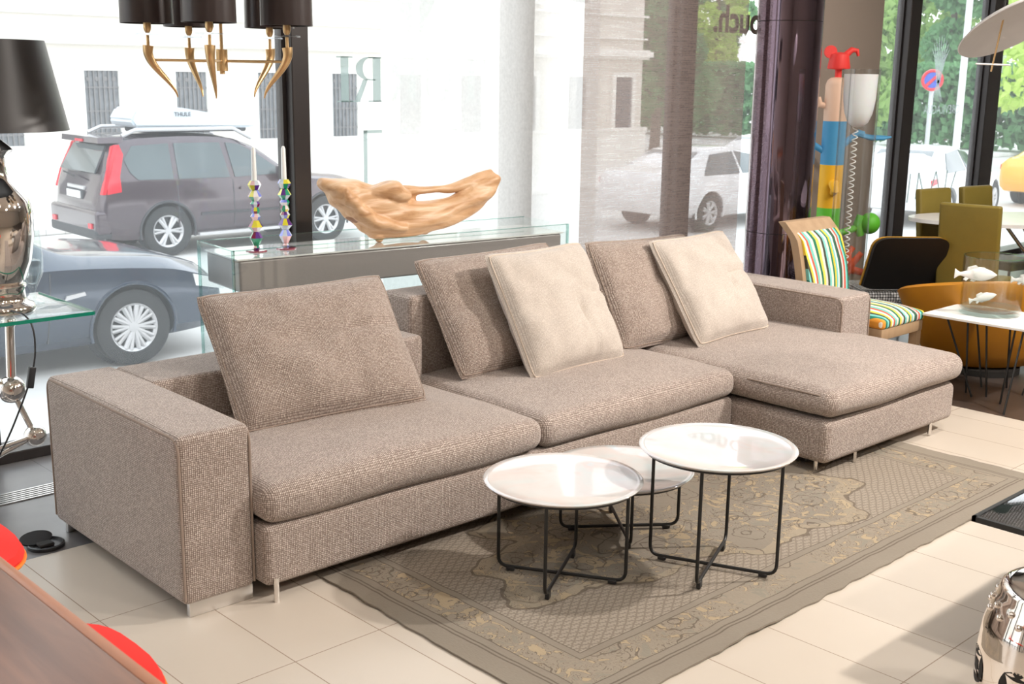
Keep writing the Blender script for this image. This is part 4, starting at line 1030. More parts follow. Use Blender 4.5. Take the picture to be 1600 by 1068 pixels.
# ================================================================== LETTERING ON THE GLASS
gd = vinyl('grey_vinyl', rgb(170, 182, 178), .6); gd2 = vinyl('pale_vinyl', rgb(190, 198, 198), .35); br_ = plain('olive_grey_vinyl', rgb(96, 88, 78), .6)
GY = WY + .072
def serif_letters(z0, z1):
    """mirror-written TURRI, seen from inside; right end is T"""
    root = thing('window_lettering', 'large mirrored serif word TURRI in pale grey on the glass', 'window lettering', (0, GY, 0))
    H = z1 - z0
    def put(polys, xr, Wd):      # xr = right edge in picture (letter starts there), mirrored
        bm = BM()
        for pl in polys: prism(bm, [(xr - x * Wd, z0 + z * H) for x, z in pl], -.002, 0, 'xz')
        obj('letter', bm, gd, root, smooth=False)
    def rect(x0, x1, a, b): return [(x0, a), (x1, a), (x1, b), (x0, b)]
    def serif(xc, hw, z, h=.03): return rect(xc - hw, xc + hw, z, z + h)
    def arc(cx_, cz_, rx, rz, wx, wz, a0, a1, n=14):
        o_ = [(cx_ + rx * math.cos(a0 + (a1 - a0) * k / n), cz_ + rz * math.sin(a0 + (a1 - a0) * k / n)) for k in range(n + 1)]
        i_ = [(cx_ + (rx - wx) * math.cos(a0 + (a1 - a0) * k / n), cz_ + (rz - wz) * math.sin(a0 + (a1 - a0) * k / n)) for k in range(n, -1, -1)]
        return [[o_[k], o_[k + 1], i_[n - k - 1], i_[n - k]] for k in range(n)]
    T = [rect(.4, .6, 0, 1), rect(0, 1, .96, 1), rect(0, .04, .75, 1), rect(.96, 1, .75, 1), serif(.5, .25, 0)]
    Uu = [rect(.14, .34, .25, 1), rect(.82, .87, .25, 1), serif(.24, .22, .97), serif(.845, .15, .97)] + arc(.505, .27, .365, .27, .2, .03, PI, 1.5 * PI) + arc(.505, .27, .365, .27, .05, .03, 1.5 * PI, 2 * PI)
    Rr = [rect(.16, .36, 0, 1), serif(.26, .22, .97), serif(.26, .22, 0)] + arc(.45, .74, .36, .26, .18, .03, -PI / 2, PI / 2) + [rect(.3, .46, .97, 1), rect(.3, .46, .48, .51), [(.5, .5), (.62, .5), (.84, .03), (.7, .03)], rect(.7, .98, 0, .03)]
    I = [rect(.3, .7, 0, 1), serif(.5, .42, .97), serif(.5, .42, 0)]
    x = 4.435
    for L, Wd, adv in ((T, .20, .215), (Uu, .225, .235), (Rr, .235, .225), (Rr, .235, .20), (I, .115, .11)):
        put(L, x, Wd); x -= adv
serif_letters(1.455, 1.675)
fr_ = thing('window_emblem', 'pale grey diamond emblem and thin frame on the glass by the lettering', 'window emblem', (0, GY, 0))
bm = BM(); prism(bm, [(3.80, 2.0), (3.86, 2.14), (3.93, 2.2), (3.93, 1.80), (3.90, 1.80), (3.84, 1.90)], -.002, 0, 'xz'); prism(bm, [(3.975, 2.2), (4.05, 2.14), (4.10, 2.0), (4.03, 1.88), (3.985, 1.80), (3.975, 1.80)], -.002, 0, 'xz')
obj('diamond', bm, gd, fr_, smooth=False)
bm = BM()
for a, b in (((3.612, 1.30), (4.235, 1.315)), ((3.612, .2), (3.634, 1.315)), ((4.222, .2), (4.235, 1.315))): box(bm, (a[0], -.002, a[1]), (b[0], 0, b[1]))
obj('frame_line', bm, gd, fr_, smooth=False)
o = textmesh('shop_word', 'Touch.', .245, br_, (7.13, GY, 1.895), mirror=True, offset=.006); tag(o, 'mirrored word ending in ouch. on the glass by the mirror column', 'window lettering')
o = textmesh('shop_word', 'OREVILAGUA', .105, gd2, (9.98, GY, 1.325), mirror=True); tag(o, 'small pale mirrored letters high on the right window', 'window lettering')
bl = thing('window_lettering', 'large outlined mirrored letters low on the right window', 'window lettering', (0, GY, 0))
for k, (a, b) in enumerate((((9.12, .62), (9.11, .84)), ((9.2, .60), (9.22, .84)), ((9.34, .62), (9.36, .84)), ((9.36, .84), (9.5, .60)), ((9.56, .60), (9.66, .84)), ((9.66, .84), (9.78, .60)), ((9.84, .60), (9.86, .84)), ((9.92, .60), (10.02, .82)))):
    bm = BM(); tube(bm, [(a[0], 0, a[1]), (b[0], 0, b[1])], .007, 4); obj('stroke', bm, gd, bl)
em_ = thing('window_crest', 'faint pale ornamental crest above the small letters on glass', 'window emblem', (9.55, GY, 1.7))
bm = BM()
for k in range(9):
    a = -1.1 + k * .275; tube(bm, [(.0 + .02 * math.sin(a), 0, -.12), (.10 * math.sin(a), 0, .06 + .05 * math.cos(a)), (.17 * math.sin(a), 0, .12 + .14 * math.cos(a * 1.2))], [.012, .009, .003], 5)
    tube(bm, [(0, 0, -.1), (.06 * math.sin(a), 0, -.2), (.11 * math.sin(a), 0, -.27 - .03 * math.cos(a))], [.008, .006, .002], 5)
for v in bm.verts: v.co.y *= .15
obj('crest', bm, gd2, em_)
bm = BM(); box(bm, (9.085, GY - .004, 1.64), (9.115, GY, 1.83)); tag(obj('sticker', bm, plain('yellow_vinyl', rgb(226, 226, 60), .6), smooth=False), 'narrow yellow strip sticker beside the right mullion', 'sticker')
bm = BM(); box(bm, (10.66, GY - .003, 1.80), (10.78, GY, 1.83)); box(bm, (10.705, GY - .003, 1.67), (10.73, GY, 1.80)); box(bm, (10.5, GY - .003, 1.68), (10.52, GY, 1.86)); tag(obj('shop_letters', bm, gd2, smooth=False), 'white block letters on glass below the dish pendant', 'window lettering')

# ================================================================== STREET
GZ = -1.0
t = NT('street_asphalt'); nz = t.n('TexNoise', Vector=t.coord(), Scale=1.4, Detail=6.0)
t.p(Base_Color=t.mix(nz.outputs[0], rgb(196, 195, 193), rgb(216, 214, 210)), Roughness=.85); MAT['road'] = t.m
bm = BM(); box(bm, (-40, WY + .3, GZ - .3), (140, 90, GZ)); struct('ground_street', bm, MAT['road'], smooth=False)
t = NT('pavement_slabs'); br2 = t.n('TexBrick', Vector=t.coord(), Scale=1.6, Color1=rgb(232, 230, 226), Color2=rgb(240, 238, 234), Mortar=rgb(180, 178, 176)); br2.inputs['Mortar Size'].default_value = .008
t.p(Base_Color=br2.outputs[0], Roughness=.85); MAT['pave'] = t.m
bm = BM(); box(bm, (-40, WY + .3, GZ), (140, 7.6, GZ + .12), .02, 1); struct('ground_pavement', bm, MAT['pave'], smooth=False)
bm = BM(); box(bm, (-40, 18.6, GZ), (140, 24, GZ + .12), .02, 1); struct('ground_pavement', bm, MAT['pave'], smooth=False)

def loft(sts, n=4):
    """closed car body from stations (x, zb, zbelt, ztop, wbelt, wtop)"""
    S_ = []
    for i in range(len(sts) - 1):
        for k in range(n):
            s_ = k / n; S_.append([a * (1 - s_) + b * s_ for a, b in zip(sts[i], sts[i + 1])])
    S_.append(list(sts[-1]))
    # light smoothing
    for _ in range(2):
        T_ = [list(q) for q in S_]
        for i in range(1, len(S_) - 1):
            for c_ in range(1, 6): T_[i][c_] = (S_[i - 1][c_] + 2 * S_[i][c_] + S_[i + 1][c_]) / 4
        S_ = T_
    bm = BM(); rings = []
    for x, zb, zm, zt, wm, wt in S_:
        h = [(wm * .86, zb), (wm * .97, zb + (zm - zb) * .16), (wm, zb + (zm - zb) * .45), (wm * .99, zb + (zm - zb) * .75), (wm * .965, zm), (wt + (wm * .965 - wt) * .15, zm + (zt - zm) * .82), (wt * .92, zm + (zt - zm) * .95), (wt * .55, zt - (zt - zm) * .005)]
        r_ = [bm.verts.new((x, y, z)) for y, z in h] + [bm.verts.new((x, -y, z)) for y, z in h[::-1]]
        rings.append(r_)
    N = len(rings[0])
    for A, B in zip(rings, rings[1:]):
        for k in range(N): bm.faces.new((A[k], A[(k + 1) % N], B[(k + 1) % N], B[k]))
    bm.faces.new(rings[0][::-1]); bm.faces.new(rings[-1])
    return bm
def sidey(sts, x, z):
    for a, b in zip(sts, sts[1:]):
        if a[0] <= x <= b[0]:
            s_ = (x - a[0]) / (b[0] - a[0]); q = [u * (1 - s_) + v_ * s_ for u, v_ in zip(a, b)]; break
    else: q = sts[0] if x < sts[0][0] else sts[-1]
    _, zb, zm, zt, wm, wt = q
    P = [(wm * .97, zb + (zm - zb) * .16), (wm, zb + (zm - zb) * .45), (wm * .99, zb + (zm - zb) * .75), (wm * .965, zm), (wt + (wm * .965 - wt) * .15, zm + (zt - zm) * .82)]
    if z <= P[0][1]: return P[0][0]
    for (y0, z0), (y1, z1) in zip(P, P[1:]):
        if z <= z1: return y0 + (y1 - y0) * (z - z0) / max(z1 - z0, 1e-4)
    return P[-1][0]
def car(name, label, loc, rz, sts, paint, wheels, wr, glass, spokes=5, trims=(), nose=None):
    o = thing(name, label, 'car', loc, rz)
    bm = loft(sts); bmesh.ops.recalc_face_normals(bm, faces=bm.faces[:]); bo = obj('body', bm, paint, None, smooth=False)
    cut = BM()
    for wx in wheels:
        for sg in (-1, 1):
            bmesh.ops.create_cone(cut, cap_ends=True, segments=40, radius1=wr * 1.14, radius2=wr * 1.14, depth=.6, matrix=Matrix.Translation((wx, sg * 1.0, wr * 1.02)) @ Matrix.Rotation(PI / 2, 4, 'X'))
    co_ = obj('cut', cut, paint); md = bo.modifiers.new('b', 'BOOLEAN'); md.operation = 'DIFFERENCE'; md.object = co_; md.solver = 'EXACT'
    me = evaluated(bo); bo.modifiers.clear(); bo.data = me; bpy.data.objects.remove(co_)
    for p in me.polygons: p.use_smooth = True
    me.set_sharp_from_angle(angle=R(35)); bo.parent = o
    me.materials.clear(); me.materials.append(paint)
    W = max(q[4] for q in sts)
    for wx in wheels:
        bm = BM()
        for sg in (-1, 1):
            bmesh.ops.create_cone(bm, cap_ends=True, segments=32, radius1=wr * 1.13, radius2=wr * 1.13, depth=.01, matrix=Matrix.Translation((wx, sg * .70, wr * 1.02)) @ Matrix.Rotation(PI / 2, 4, 'X'))
        obj('wheel_well', bm, MAT['cartrim'], o)
        for sg in (-1, 1):
            bm = BM(); ap = []
            for k in range(25):
                a = -.25 + (PI + .5) * k / 24; ax_, az_ = wx + math.cos(a) * wr * 1.15, wr * 1.02 + math.sin(a) * wr * 1.15
                if az_ > sts[5][1]: ap.append((ax_, sg * (sidey(sts, ax_, az_) + .0), az_))
            tube(bm, ap, .018, 8); obj('wheel_arch', bm, paint if wr < .36 else MAT['cartrim'], o)
        for sg in (-1, 1):
            bm = BM(); prof_t = [(wr * .62, -.105), (wr * .9, -.11), (wr * .985, -.09), (wr, -.05), (wr, .05), (wr * .985, .09), (wr * .9, .11), (wr * .66, .105), (wr * .62, .09), (wr * .62, -.105)]
            lathe(bm, prof_t, 48, caps=False); mx = Matrix.Translation((wx, sg * (W - .12), wr)) @ Matrix.Rotation(PI / 2 * (-sg), 4, 'X'); bmesh.ops.transform(bm, matrix=mx, verts=bm.verts[:]); ty = obj('tyre', bm, MAT['tyre'], o)
            bm = BM(); lathe(bm, [(wr * .56, .07), (wr * .63, .095), (wr * .66, .10), (wr * .62, .085), (wr * .56, .05)], 48, caps=False)
            lathe(bm, [(0, .09), (wr * .13, .085), (wr * .15, .05), (0, .05)], 24)
            for k in range(spokes):
                for dd in (-.13, .13):
                    a = 2 * PI * k / spokes; p0 = Vector((math.cos(a + dd * .4) * wr * .1, math.sin(a + dd * .4) * wr * .1, .065)); p1 = Vector((math.cos(a + dd) * wr * .6, math.sin(a + dd) * wr * .6, .075)); tube(bm, [p0, p1], .026, 6, flat=.6)
            bmesh.ops.transform(bm, matrix=mx, verts=bm.verts[:]); obj('rim', bm, MAT['alloy'], ty)
            bm = BM(); lathe(bm, [(0, .02), (wr * .6, .02), (wr * .6, .03), (0, .03)], 32); bmesh.ops.transform(bm, matrix=mx, verts=bm.verts[:]); obj('brake_disc', bm, MAT['cartrim'], ty)
    for nm, poly, mt, out in trims + tuple(('side_window', g, MAT['carglass'], .012) for g in glass):
        for sg in (-1, 1):
            bm = BM(); C0 = (sum(p[0] for p in poly) / len(poly), sum(p[1] for p in poly) / len(poly))
            dense = []
            for a, b in zip(poly, poly[1:] + poly[:1]):
                for k in range(4): dense.append((a[0] + (b[0] - a[0]) * k / 4, a[1] + (b[1] - a[1]) * k / 4))
            lv = []
            for s_ in (1, .66, .33): lv.append([(C0[0] + (x - C0[0]) * s_, C0[1] + (z - C0[1]) * s_) for x, z in dense])
            V3 = [[bm.verts.new((x, sg * (sidey(sts, x, z) + out), z)) for x, z in l_] for l_ in lv]
            Vb = [bm.verts.new((x, sg * (sidey(sts, x, z) - .02), z)) for x, z in lv[0]]
            vc = bm.verts.new((C0[0], sg * (sidey(sts, *C0) + out), C0[1])); M_ = len(dense)
            for k in range(M_):
                k2 = (k + 1) % M_
                bm.faces.new((V3[0][k], V3[0][k2], V3[1][k2], V3[1][k])); bm.faces.new((V3[1][k], V3[1][k2], V3[2][k2], V3[2][k])); bm.faces.new((V3[2][k], V3[2][k2], vc)); bm.faces.new((Vb[k], Vb[k2], V3[0][k2], V3[0][k]))
            obj(nm, bm, mt, o)
    return o
# SUV
sts = [(-.98, .50, .74, .80, .70, .62), (-.93, .34, .86, 1.0, .84, .72), (-.86, .30, 1.02, 1.2, .875, .74), (-.74, .28, 1.06, 1.52, .885, .70), (-.62, .26, 1.07, 1.64, .89, .69), (-.3, .26, 1.06, 1.69, .895, .69), (.5, .26, 1.04, 1.71, .895, .68), (1.15, .26, 1.03, 1.67, .895, .66), (1.6, .26, 1.02, 1.50, .895, .62), (2.05, .26, 1.02, 1.14, .89, .68), (2.4, .26, 1.0, 1.08, .885, .70), (3.0, .28, .92, 1.02, .87, .68), (3.4, .34, .78, .9, .80, .58), (3.52, .45, .6, .68, .70, .5)]
g = [[(-.40, 1.10), (-.50, 1.2), (-.56, 1.38), (-.42, 1.56), (.12, 1.585), (.12, 1.09)], [(.20, 1.09), (.20, 1.585), (.92, 1.575), (1.0, 1.08)], [(1.08, 1.08), (1.02, 1.57), (1.25, 1.54), (1.55, 1.38), (1.95, 1.10)]]
dl = [('door_seam', [(.16, .4), (.16, 1.06), (.175, 1.06), (.175, .4)], MAT['cartrim'], .004), ('door_seam', [(1.03, .4), (1.03, 1.06), (1.045, 1.06), (1.045, .4)], MAT['cartrim'], .004),
      ('door_handle', [(.30, .9), (.30, .94), (.48, .945), (.48, .905)], paint_ := MAT['suv'], .035), ('door_handle', [(1.14, .9), (1.14, .94), (1.32, .945), (1.32, .905)], paint_, .035),
      ('side_step', [(.45, .27), (.45, .31), (2.15, .32), (2.15, .28)], MAT['alloy'], .06),
      ('tail_light', [(-.86, .92), (-.66, .95), (-.66, 1.15), (-.56, 1.45), (-.60, 1.58), (-.70, 1.56), (-.80, 1.3)], MAT['tail'], .02),
      ('side_moulding', [(.5, .56), (.5, .60), (2.1, .60), (2.1, .57)], MAT['cartrim'], .015)]
suv = car('suv', 'grey plum family SUV with a roof box parked across the street', (8.03, 16.35, GZ), R(-2.5), sts, MAT['suv'], (0, 2.62), .36, g, 6, tuple(dl))
bm = BM(); prism(bm, [(-.62, 1.20), (.62, 1.20), (.56, 1.56), (-.56, 1.56)], 0, .03, 'yz', lambda q: (-.885 + (q[2] - 1.2) * .55 - .012 - q[0] * 1.0, q[1], q[2])); obj('rear_window', bm, MAT['carglass'], suv)
for sg in (-1, 1):
    bm = BM(); prism(bm, [(sg * .66, .92), (sg * .87, .92), (sg * .84, 1.2), (sg * .74, 1.58), (sg * .64, 1.56), (sg * .68, 1.2)], 0, .05, 'yz', lambda q: (-.925 + max(0, (q[2] - 1.0)) * .42 - .0 + q[0], q[1], q[2])); obj('tail_light', bm, MAT['tail'], suv)
bm = BM(); prism(bm, [(-.66, 1.60), (.66, 1.60), (.64, 1.68), (-.64, 1.68)], -.86, -.5, 'yz'); obj('spoiler', bm, MAT['suv'], suv)
bm = BM(); tube(bm, [(-1.0, -.1, 1.13), (-.99, .32, 1.17)], .012, 6); obj('wiper', bm, MAT['tyre'], suv)
bm = BM(); box(bm, (-.875, -.13, 1.605), (-.855, .13, 1.64)); obj('brake_light', bm, MAT['tail'], suv)
bm = BM(); box(bm, (-.985, -.30, .82), (-.93, .30, .94), .01, 2); obj('plate_recess', bm, MAT['cartrim'], suv)
bm = BM(); box(bm, (-1.0, -.24, .83), (-.98, .24, .93), .004, 1); obj('number_plate', bm, MAT['white'], suv)
bm = BM(); box(bm, (-.965, -.30, .95), (-.9, .30, 1.0), .01, 2); obj('chrome_garnish', bm, MAT['alloy'], suv)
bm = BM(); softbox(bm, (-1.03, -.86, .36), (-.8, .86, .70), .06, .2); obj('bumper', bm, MAT['suv'], suv)
bm = BM(); softbox(bm, (-1.04, -.84, .30), (-.8, .84, .45), .04, .2); obj('bumper_skirt', bm, MAT['cartrim'], suv)
for sg in (-1, 1):
    bm = BM(); box(bm, (-1.05, sg * .66 - .06, .45), (-1.03, sg * .66 + .06, .52)); obj('reflector', bm, MAT['tail'], suv)
    bm = BM(); tube(bm, [(-.5, sg * .60, 1.69), (-.3, sg * .60, 1.77), (1.2, sg * .60, 1.77), (1.5, sg * .60, 1.62)], .03, 8); obj('roof_rail', bm, MAT['alloy'], suv)
    bm = BM(); box(bm, (1.75, sg * .93 - .09, 1.05), (1.88, sg * .93 + .09, 1.22), .03, 2); obj('mirror', bm, MAT['suv'], suv)
    bm = BM(); prism(bm, [(3.05, .72), (3.4, .70), (3.3, .84), (3.0, .88)], sg * .74, sg * .84, 'xz'); obj('headlight', bm, MAT['white'], suv)
rb = thing('roof_box', 'pale blue-grey roof box strapped on top of the SUV', 'roof box', (8.16, 16.35, GZ), R(-2.5))
bm = BM(); prism(bm, [(-.40, 1.80), (1.42, 1.77), (1.50, 1.82), (1.42, 1.88), (.95, 1.96), (.3, 2.07), (-.15, 2.09), (-.36, 2.06), (-.46, 1.90)], -.56, .22, 'xz'); bmesh.ops.bevel(bm, geom=bm.edges[:], offset=.03, segments=2, affect='EDGES'); obj('lid', bm, MAT['box'], rb)
bm = BM(); box(bm, (-.25, -.52, 1.72), (1.35, .18, 1.80), .02, 1); obj('tray', bm, MAT['cartrim'], rb)
o = textmesh('brand_mark', 'THULE', .085, MAT['cartrim'], (.18, -.575, 1.95), parent=rb, depth=.003)

# near blue sedan
stb = [(-4.1, .5, .7, .78, .7, .6), (-3.9, .3, .85, 1.0, .86, .7), (-3.2, .24, .90, 1.1, .9, .68), (-2.6, .22, .92, 1.42, .91, .60), (-1.6, .22, .92, 1.46, .91, .58), (-1.0, .22, .92, 1.30, .91, .60), (-.55, .22, .92, 1.02, .91, .70), (0, .22, .88, .98, .905, .72), (.4, .22, .84, .94, .90, .70), (.74, .24, .74, .84, .87, .62), (.90, .30, .62, .72, .80, .52), (.98, .40, .52, .58, .66, .4)]
gb = [[(-1.0, .97), (-1.25, 1.22), (-1.85, 1.36), (-1.85, .97)], [(-1.93, .97), (-1.93, 1.36), (-2.6, 1.34), (-3.0, 1.0)]]
tb = (('door_seam', [(-.78, .3), (-.72, .9), (-.71, .9), (-.77, .3)], MAT['cartrim'], .003), ('side_vent', [(-.62, .66), (-.60, .70), (-.44, .72), (-.43, .69)], MAT['alloy'], .02))
bmw = car('sedan', 'slate blue sedan parked right outside the left window, front wheel in view', (4.72, 10.70, GZ), R(-2), stb, MAT['bmw'], (-2.97, 0), .345, gb, 10, tb)
for sg in (-1, 1):
    bm = BM(); box(bm, (-.98, sg * .97 - .1, .92), (-.84, sg * .97 + .08, 1.06), .03, 2); obj('mirror', bm, MAT['bmw'], bmw)
    bm = BM(); prism(bm, [(.62, .66), (.90, .60), (.86, .70), (.6, .77)], sg * .70, sg * .875, 'xz'); obj('headlight', bm, MAT['white'], bmw)
# white sedans and the yellow taxi further right
stw = [(-1.05, .5, .75, .85, .75, .6), (-.95, .32, .9, 1.03, .86, .7), (-.45, .26, .93, 1.08, .89, .68), (.15, .24, .93, 1.40, .895, .6), (1.1, .24, .92, 1.43, .895, .58), (1.8, .24, .92, 1.15, .895, .64), (2.2, .24, .90, .98, .89, .7), (2.9, .28, .78, .9, .86, .62), (3.35, .36, .6, .7, .75, .5), (3.45, .45, .55, .6, .65, .4)]
gw = [[(-.15, .97), (.2, 1.3), (.85, 1.34), (.85, .97)], [(.93, .97), (.93, 1.34), (1.35, 1.28), (1.85, .97)]]
tw = (('tail_light', [(-.93, .78), (-.65, .82), (-.7, .9), (-.94, .88)], MAT['tail'], .015),)
wc = car('sedan', 'white sedan seen from its rear corner beyond the olive chairs', (20.5, 11.0, GZ), R(8), stw, MAT['whitecar'], (0, 2.65), .33, gw, 7, tw)
bm = BM(); box(bm, (-1.03, -.3, .82), (-1.0, .3, .88)); obj('tail_light', bm, MAT['tail'], wc)
bm = BM(); prism(bm, [(-.6, .98), (.6, .98), (.5, 1.34), (-.5, 1.34)], 0, .03, 'yz', lambda q: (-.5 + (q[2] - .98) * 1.55 - q[0], q[1], q[2])); obj('rear_window', bm, MAT['carglass'], wc)
for l_, lab, m_ in (((16.4, 13.2, GZ), 'white sedan seen through the right part of the taupe curtain', 'whitecar'), ((21.8, 15.2, GZ), 'white sedan beyond the acrylic tube lamp', 'whitecar'), ((26.0, 10.4, GZ), 'yellow taxi at the right edge beyond the window', 'yellowcar'), ((10.4, 19.3, GZ), 'white sedan parked behind the SUV', 'whitecar')):
    if m_ == 'yellowcar' or True:
        c_ = dup(wc, l_, R(0), lab)
        if m_ == 'yellowcar':
            for ch_ in c_.children:
                if ch_.name.startswith('body'):
                    ch_.data = ch_.data.copy(); ch_.data.materials.clear(); ch_.data.materials.append(MAT['yellowcar'])
            c_['label'] = lab
        if l_[0] == 10.4:
            for ch_ in list(c_.children):
                for g_ in list(ch_.children): bpy.data.objects.remove(g_)
                bpy.data.objects.remove(ch_)
            bpy.data.objects.remove(c_)

# stone building opposite
MAT['stone'] = plain('cream_render', rgb(219, 214, 206), .85, 0, .05, 1.2)
MAT['stone2'] = plain('white_moulding', rgb(232, 230, 225), .85, 0, .03, 2)
t = NT('barred_window_glass'); nz = t.n('TexNoise', Vector=t.coord(scale=(3, 3, 3)), Scale=2.0, Detail=4.0)
t.p(Base_Color=t.mix(nz.outputs[0], rgb(70, 74, 78), rgb(150, 154, 158)), Roughness=.25); MAT['dkwin'] = t.m
FY = 24.0
bl_ = thing('stone_building', 'cream stone building with barred dark windows across the street', 'building', (0, FY, GZ))
bm = BM(); box(bm, (-22, 0, 0), (28.2, 6, 9.5)); obj('wall', bm, MAT['stone'], bl_, smooth=False)
bm = BM(); box(bm, (-22, -.14, 0), (28.3, .0, 1.0)); box(bm, (-22, -.2, 1.0), (28.3, 0, 1.08)); obj('plinth', bm, MAT['stone2'], bl_, smooth=False)
bm = BM()
for z, h, d in ((3.08, .07, .2), (3.15, .16, .34), (3.31, .05, .22), (3.65, .05, .1), (4.3, .06, .12)): box(bm, (-22, -d, z), (28.3, 0, z + h))
obj('cornice', bm, MAT['stone2'], bl_, smooth=False)
bm = BM(); box(bm, (-22, -.3, 8.9), (28.3, 0, 9.5)); obj('eaves', bm, MAT['stone2'], bl_, smooth=False)
def fwin(x, w_, z0, z1):
    bm = BM(); box(bm, (x - w_ / 2, -.04, z0), (x + w_ / 2, -.01, z1)); p = obj('window', bm, MAT['dkwin'], bl_, smooth=False)
    bm = BM()
    for k in range(1, 7): xx = x - w_ / 2 + w_ * k / 7; box(bm, (xx - .012, -.075, z0), (xx + .012, -.05, z1))
    for zz_ in (z0 + .3, z0 + .75, z1 - .35): box(bm, (x - w_ / 2, -.078, zz_), (x + w_ / 2, -.05, zz_ + .025))
    for k in range(4):
        a0 = x - w_ / 2 + w_ * (k + .5) / 4; bmesh.ops.create_uvsphere(bm, u_segments=10, v_segments=6, radius=.05, matrix=Matrix.Translation((a0, -.06, z1 - .17)) @ Matrix.Diagonal((1, .2, 1, 1)))
    obj('window_bars', bm, plain('iron_bars', rgb(120, 118, 118), .6) if 'bars' not in MAT else MAT['bars'], p, smooth=False)
    bm = BM()
    for a, b in (((x - w_ / 2 - .14, z0), (x - w_ / 2, z1)), ((x + w_ / 2, z0), (x + w_ / 2 + .14, z1)), ((x - w_ / 2 - .14, z1), (x + w_ / 2 + .14, z1 + .14)), ((x - w_ / 2 - .2, z0 - .12), (x + w_ / 2 + .2, z0))): box(bm, (a[0], -.10, a[1]), (b[0], .0, b[1]))
    obj('window_surround', bm, MAT['stone2'], p, smooth=False)
MAT['bars'] = plain('iron_bars', rgb(120, 118, 118), .6)
for k in range(-3, 9): fwin(11.02 + 2.035 * k, .74, .98, 2.56)
for k in range(-2, 8): fwin(11.02 + 2.035 * k, .8, 4.6, 6.6)

# trees, hedge, signs at the far right
lf = []
for c_ in ((132, 160, 92), (178, 196, 108), (98, 140, 96)):
    t = NT('leaves'); nz = t.n('TexNoise', Vector=t.coord(), Scale=1.3, Detail=3.0); a_ = rgb(*c_); b_ = rgb(*[min(255, int(x * 1.25)) for x in c_])
    t.p(Base_Color=t.mix(nz.outputs[0], a_, b_), Roughness=.7); tl = t.n('BsdfTranslucent', Color=b_); mx_ = t.n('MixShader', _0=.45, _1=t.b.outputs[0], _2=tl.outputs[0]); t.t.links.new(mx_.outputs[0], t.out.inputs[0]); lf.append(t.m)
MAT['bark'] = plain('bark', rgb(110, 100, 88), .9, 0, .15, 8)
def crown_mesh(seed, H_, Wc, n=2600, ls=.2):
    rnd = random.Random(seed); bm = BM()
    blobs = [(rnd.uniform(-Wc * .55, Wc * .55), rnd.uniform(-Wc * .5, Wc * .5), rnd.uniform(H_ * .3, H_ * .95), rnd.uniform(.22, .4) * Wc) for _ in range(16)]
    for k in range(n):
        bx_, by_, bz_, br__ = rnd.choice(blobs); d = Vector((rnd.gauss(0, 1), rnd.gauss(0, 1), rnd.gauss(0, 1))).normalized() * br__ * rnd.uniform(.6, 1.05) ** .5
        p = Vector((bx_, by_, bz_)) + d; a = Vector((rnd.gauss(0, 1), rnd.gauss(0, 1), rnd.gauss(0, .6))).normalized(); b = a.orthogonal().normalized(); b.rotate(Matrix.Rotation(rnd.uniform(0, 6), 3, a)); s_ = ls * rnd.uniform(.6, 1.3)
        u_ = b * s_; v_ = a.cross(b) * s_ * .6
        q = [bm.verts.new(p - u_), bm.verts.new(p - v_ * .9), bm.verts.new(p + u_), bm.verts.new(p + v_)]; bm.faces.new(q)
    return bm
tr_spots = [(33.5, 19.8, 6.2, 2.2), (36.5, 15.2, 7.0, 2.3), (33.0, 27.4, 6.5, 2.2)] + [(49.5 + (k % 2) * .8, 12.5 + k * 6.2, 9.5 + (k * 7 % 3) * .7, 2.75) for k in range(6)] + [(57.5, 9.5 + k * 6.6, 11.5 + (k * 5 % 3) * .8, 3.0) for k in range(7)]
words = ['first', 'second', 'third', 'fourth', 'fifth', 'sixth', 'seventh', 'eighth', 'ninth', 'tenth', 'eleventh', 'twelfth', 'thirteenth', 'fourteenth', 'fifteenth', 'sixteenth']
for k, (x, y, h, wc_) in enumerate(tr_spots):
    o = thing('street_tree', 'leafy green park tree beyond the parked cars', 'tree', (x, y, GZ), 0, 'park trees beyond the cars')
    bm = crown_mesh(k + 20, h, wc_, 7000, .18); obj('crown', bm, lf[k % 3], o, smooth=False)
    bm = BM(); tube(bm, [(0, 0, 0), (.1, 0, h * .4), (0, .1, h * .7)], [.2, .15, .08], 10); obj('trunk', bm, MAT['bark'], o)
bm = BM(); rnd = random.Random(3)
for k in range(24000):
    x = 43 + rnd.uniform(-.8, .8); y = 10 + 36 * rnd.random(); z = GZ + .2 + rnd.random() ** .8 * 3.0
    p = Vector((x, y, z)); a = Vector((rnd.gauss(0, 1), rnd.gauss(0, 1), rnd.gauss(0, 1))).normalized(); b = a.orthogonal() * .14; c_ = a.cross(b)
    bm.faces.new([bm.verts.new(p - b), bm.verts.new(p - c_ * .7), bm.verts.new(p + b), bm.verts.new(p + c_ * .7)])
hg = obj('hedge', bm, lf[2], smooth=False); tag(hg, 'long green park hedge under the trees at the far right', 'hedge'); hg['kind'] = 'stuff'
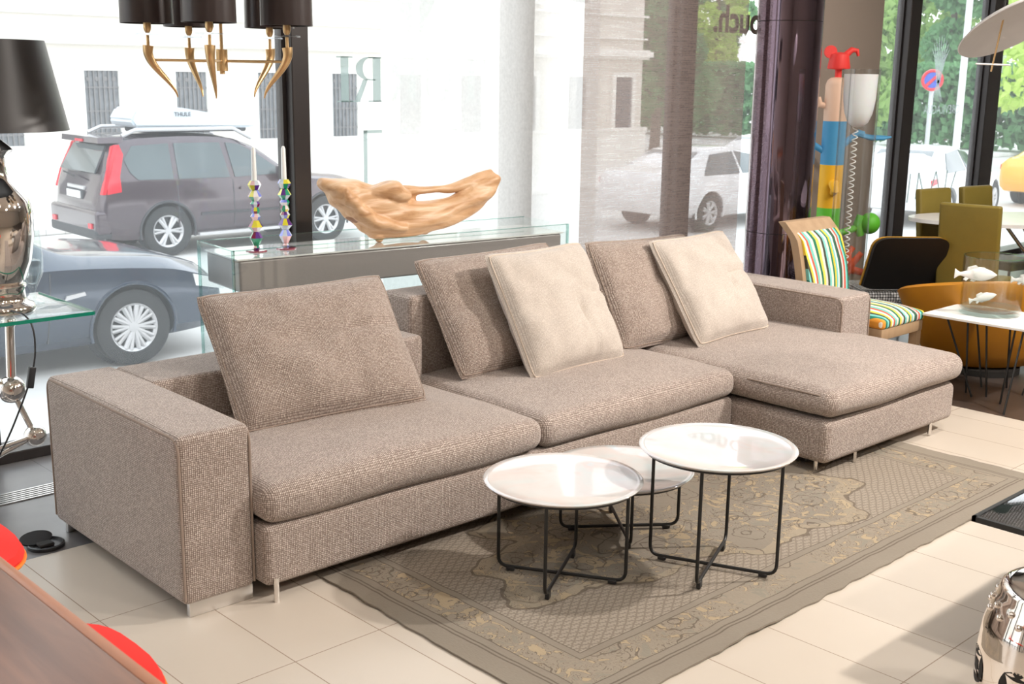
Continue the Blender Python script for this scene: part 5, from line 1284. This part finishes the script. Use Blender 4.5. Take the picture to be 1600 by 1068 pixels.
def sign(x, y, zc, r_, label, front):
    o = thing('street_sign', label, 'street sign', (x, y, GZ)); z = zc - GZ
    bm = BM(); tube(bm, [(0, 0, 0), (0, 0, z + r_)], .05, 10); obj('pole', bm, plain('galvanised_pole', rgb(190, 196, 198), .5, .3), o)
    q = Vector((-x, -y, 0)).to_track_quat('Z', 'Y').to_matrix().to_4x4()
    bm = BM(); bmesh.ops.create_cone(bm, cap_ends=True, segments=40, radius1=r_, radius2=r_, depth=.03, matrix=Matrix.Translation(Vector((-.06, -.03, z))) @ q); d_ = obj('sign_disc', bm, MAT['white'] if front == 'w' else plain('blue_enamel', rgb(60, 90, 190), .4), o)
    if front == 'b':
        n_ = Vector((-x, -y, 0)).normalized(); s1 = Vector((n_.y, -n_.x, 0)); c0 = Vector((-.06, -.03, z)) + n_ * .02
        bm = BM(); tube(bm, [c0 + (s1 * math.cos(a) + Vector((0, 0, 1)) * math.sin(a)) * r_ * .88 for a in [2 * PI * k / 32 for k in range(32)]], .035, 6, closed=True); tube(bm, [c0 + (s1 - up) * r_ * .6, c0 - (s1 - up) * r_ * .6], .035, 6); obj('red_ring', bm, MAT['tail'], d_)
sign(25.5, 13.2, 1.6, .235, 'round blue and red no parking sign beyond the right window', 'b')
sign(28.4, 12.1, 1.64, .27, 'round pale sign on a pole below the dish pendant', 'w')
lp2 = thing('lamp_post', 'tall pale lamp post among the trees at right', 'lamp post', (30.6, 15.0, GZ))
bm = BM(); tube(bm, [(0, 0, 0), (0, 0, 8)], [.10, .07], 14); obj('pole', bm, plain('pale_post', rgb(216, 220, 222), .5), lp2)
bm = BM(); lathe(bm, [(0, 0), (.22, 0), (.2, .6), (.12, .7), (0, .7)], 24); obj('base', bm, MAT['stone2'], lp2)
ob = thing('orange_board', 'orange board on posts beyond the acrylic tube lamp', 'board', (25.5, 15.6, GZ), R(-45))
bm = BM(); box(bm, (-.55, 0, .75), (.35, .05, 1.75)); obj('panel', bm, plain('orange_panel', rgb(236, 150, 50), .6), ob, smooth=False)
bm = BM(); box(bm, (-.5, .05, 0), (-.44, .1, 1.7)); box(bm, (.24, .05, 0), (.3, .1, 1.7)); obj('post', bm, MAT['cartrim'], ob, smooth=False)
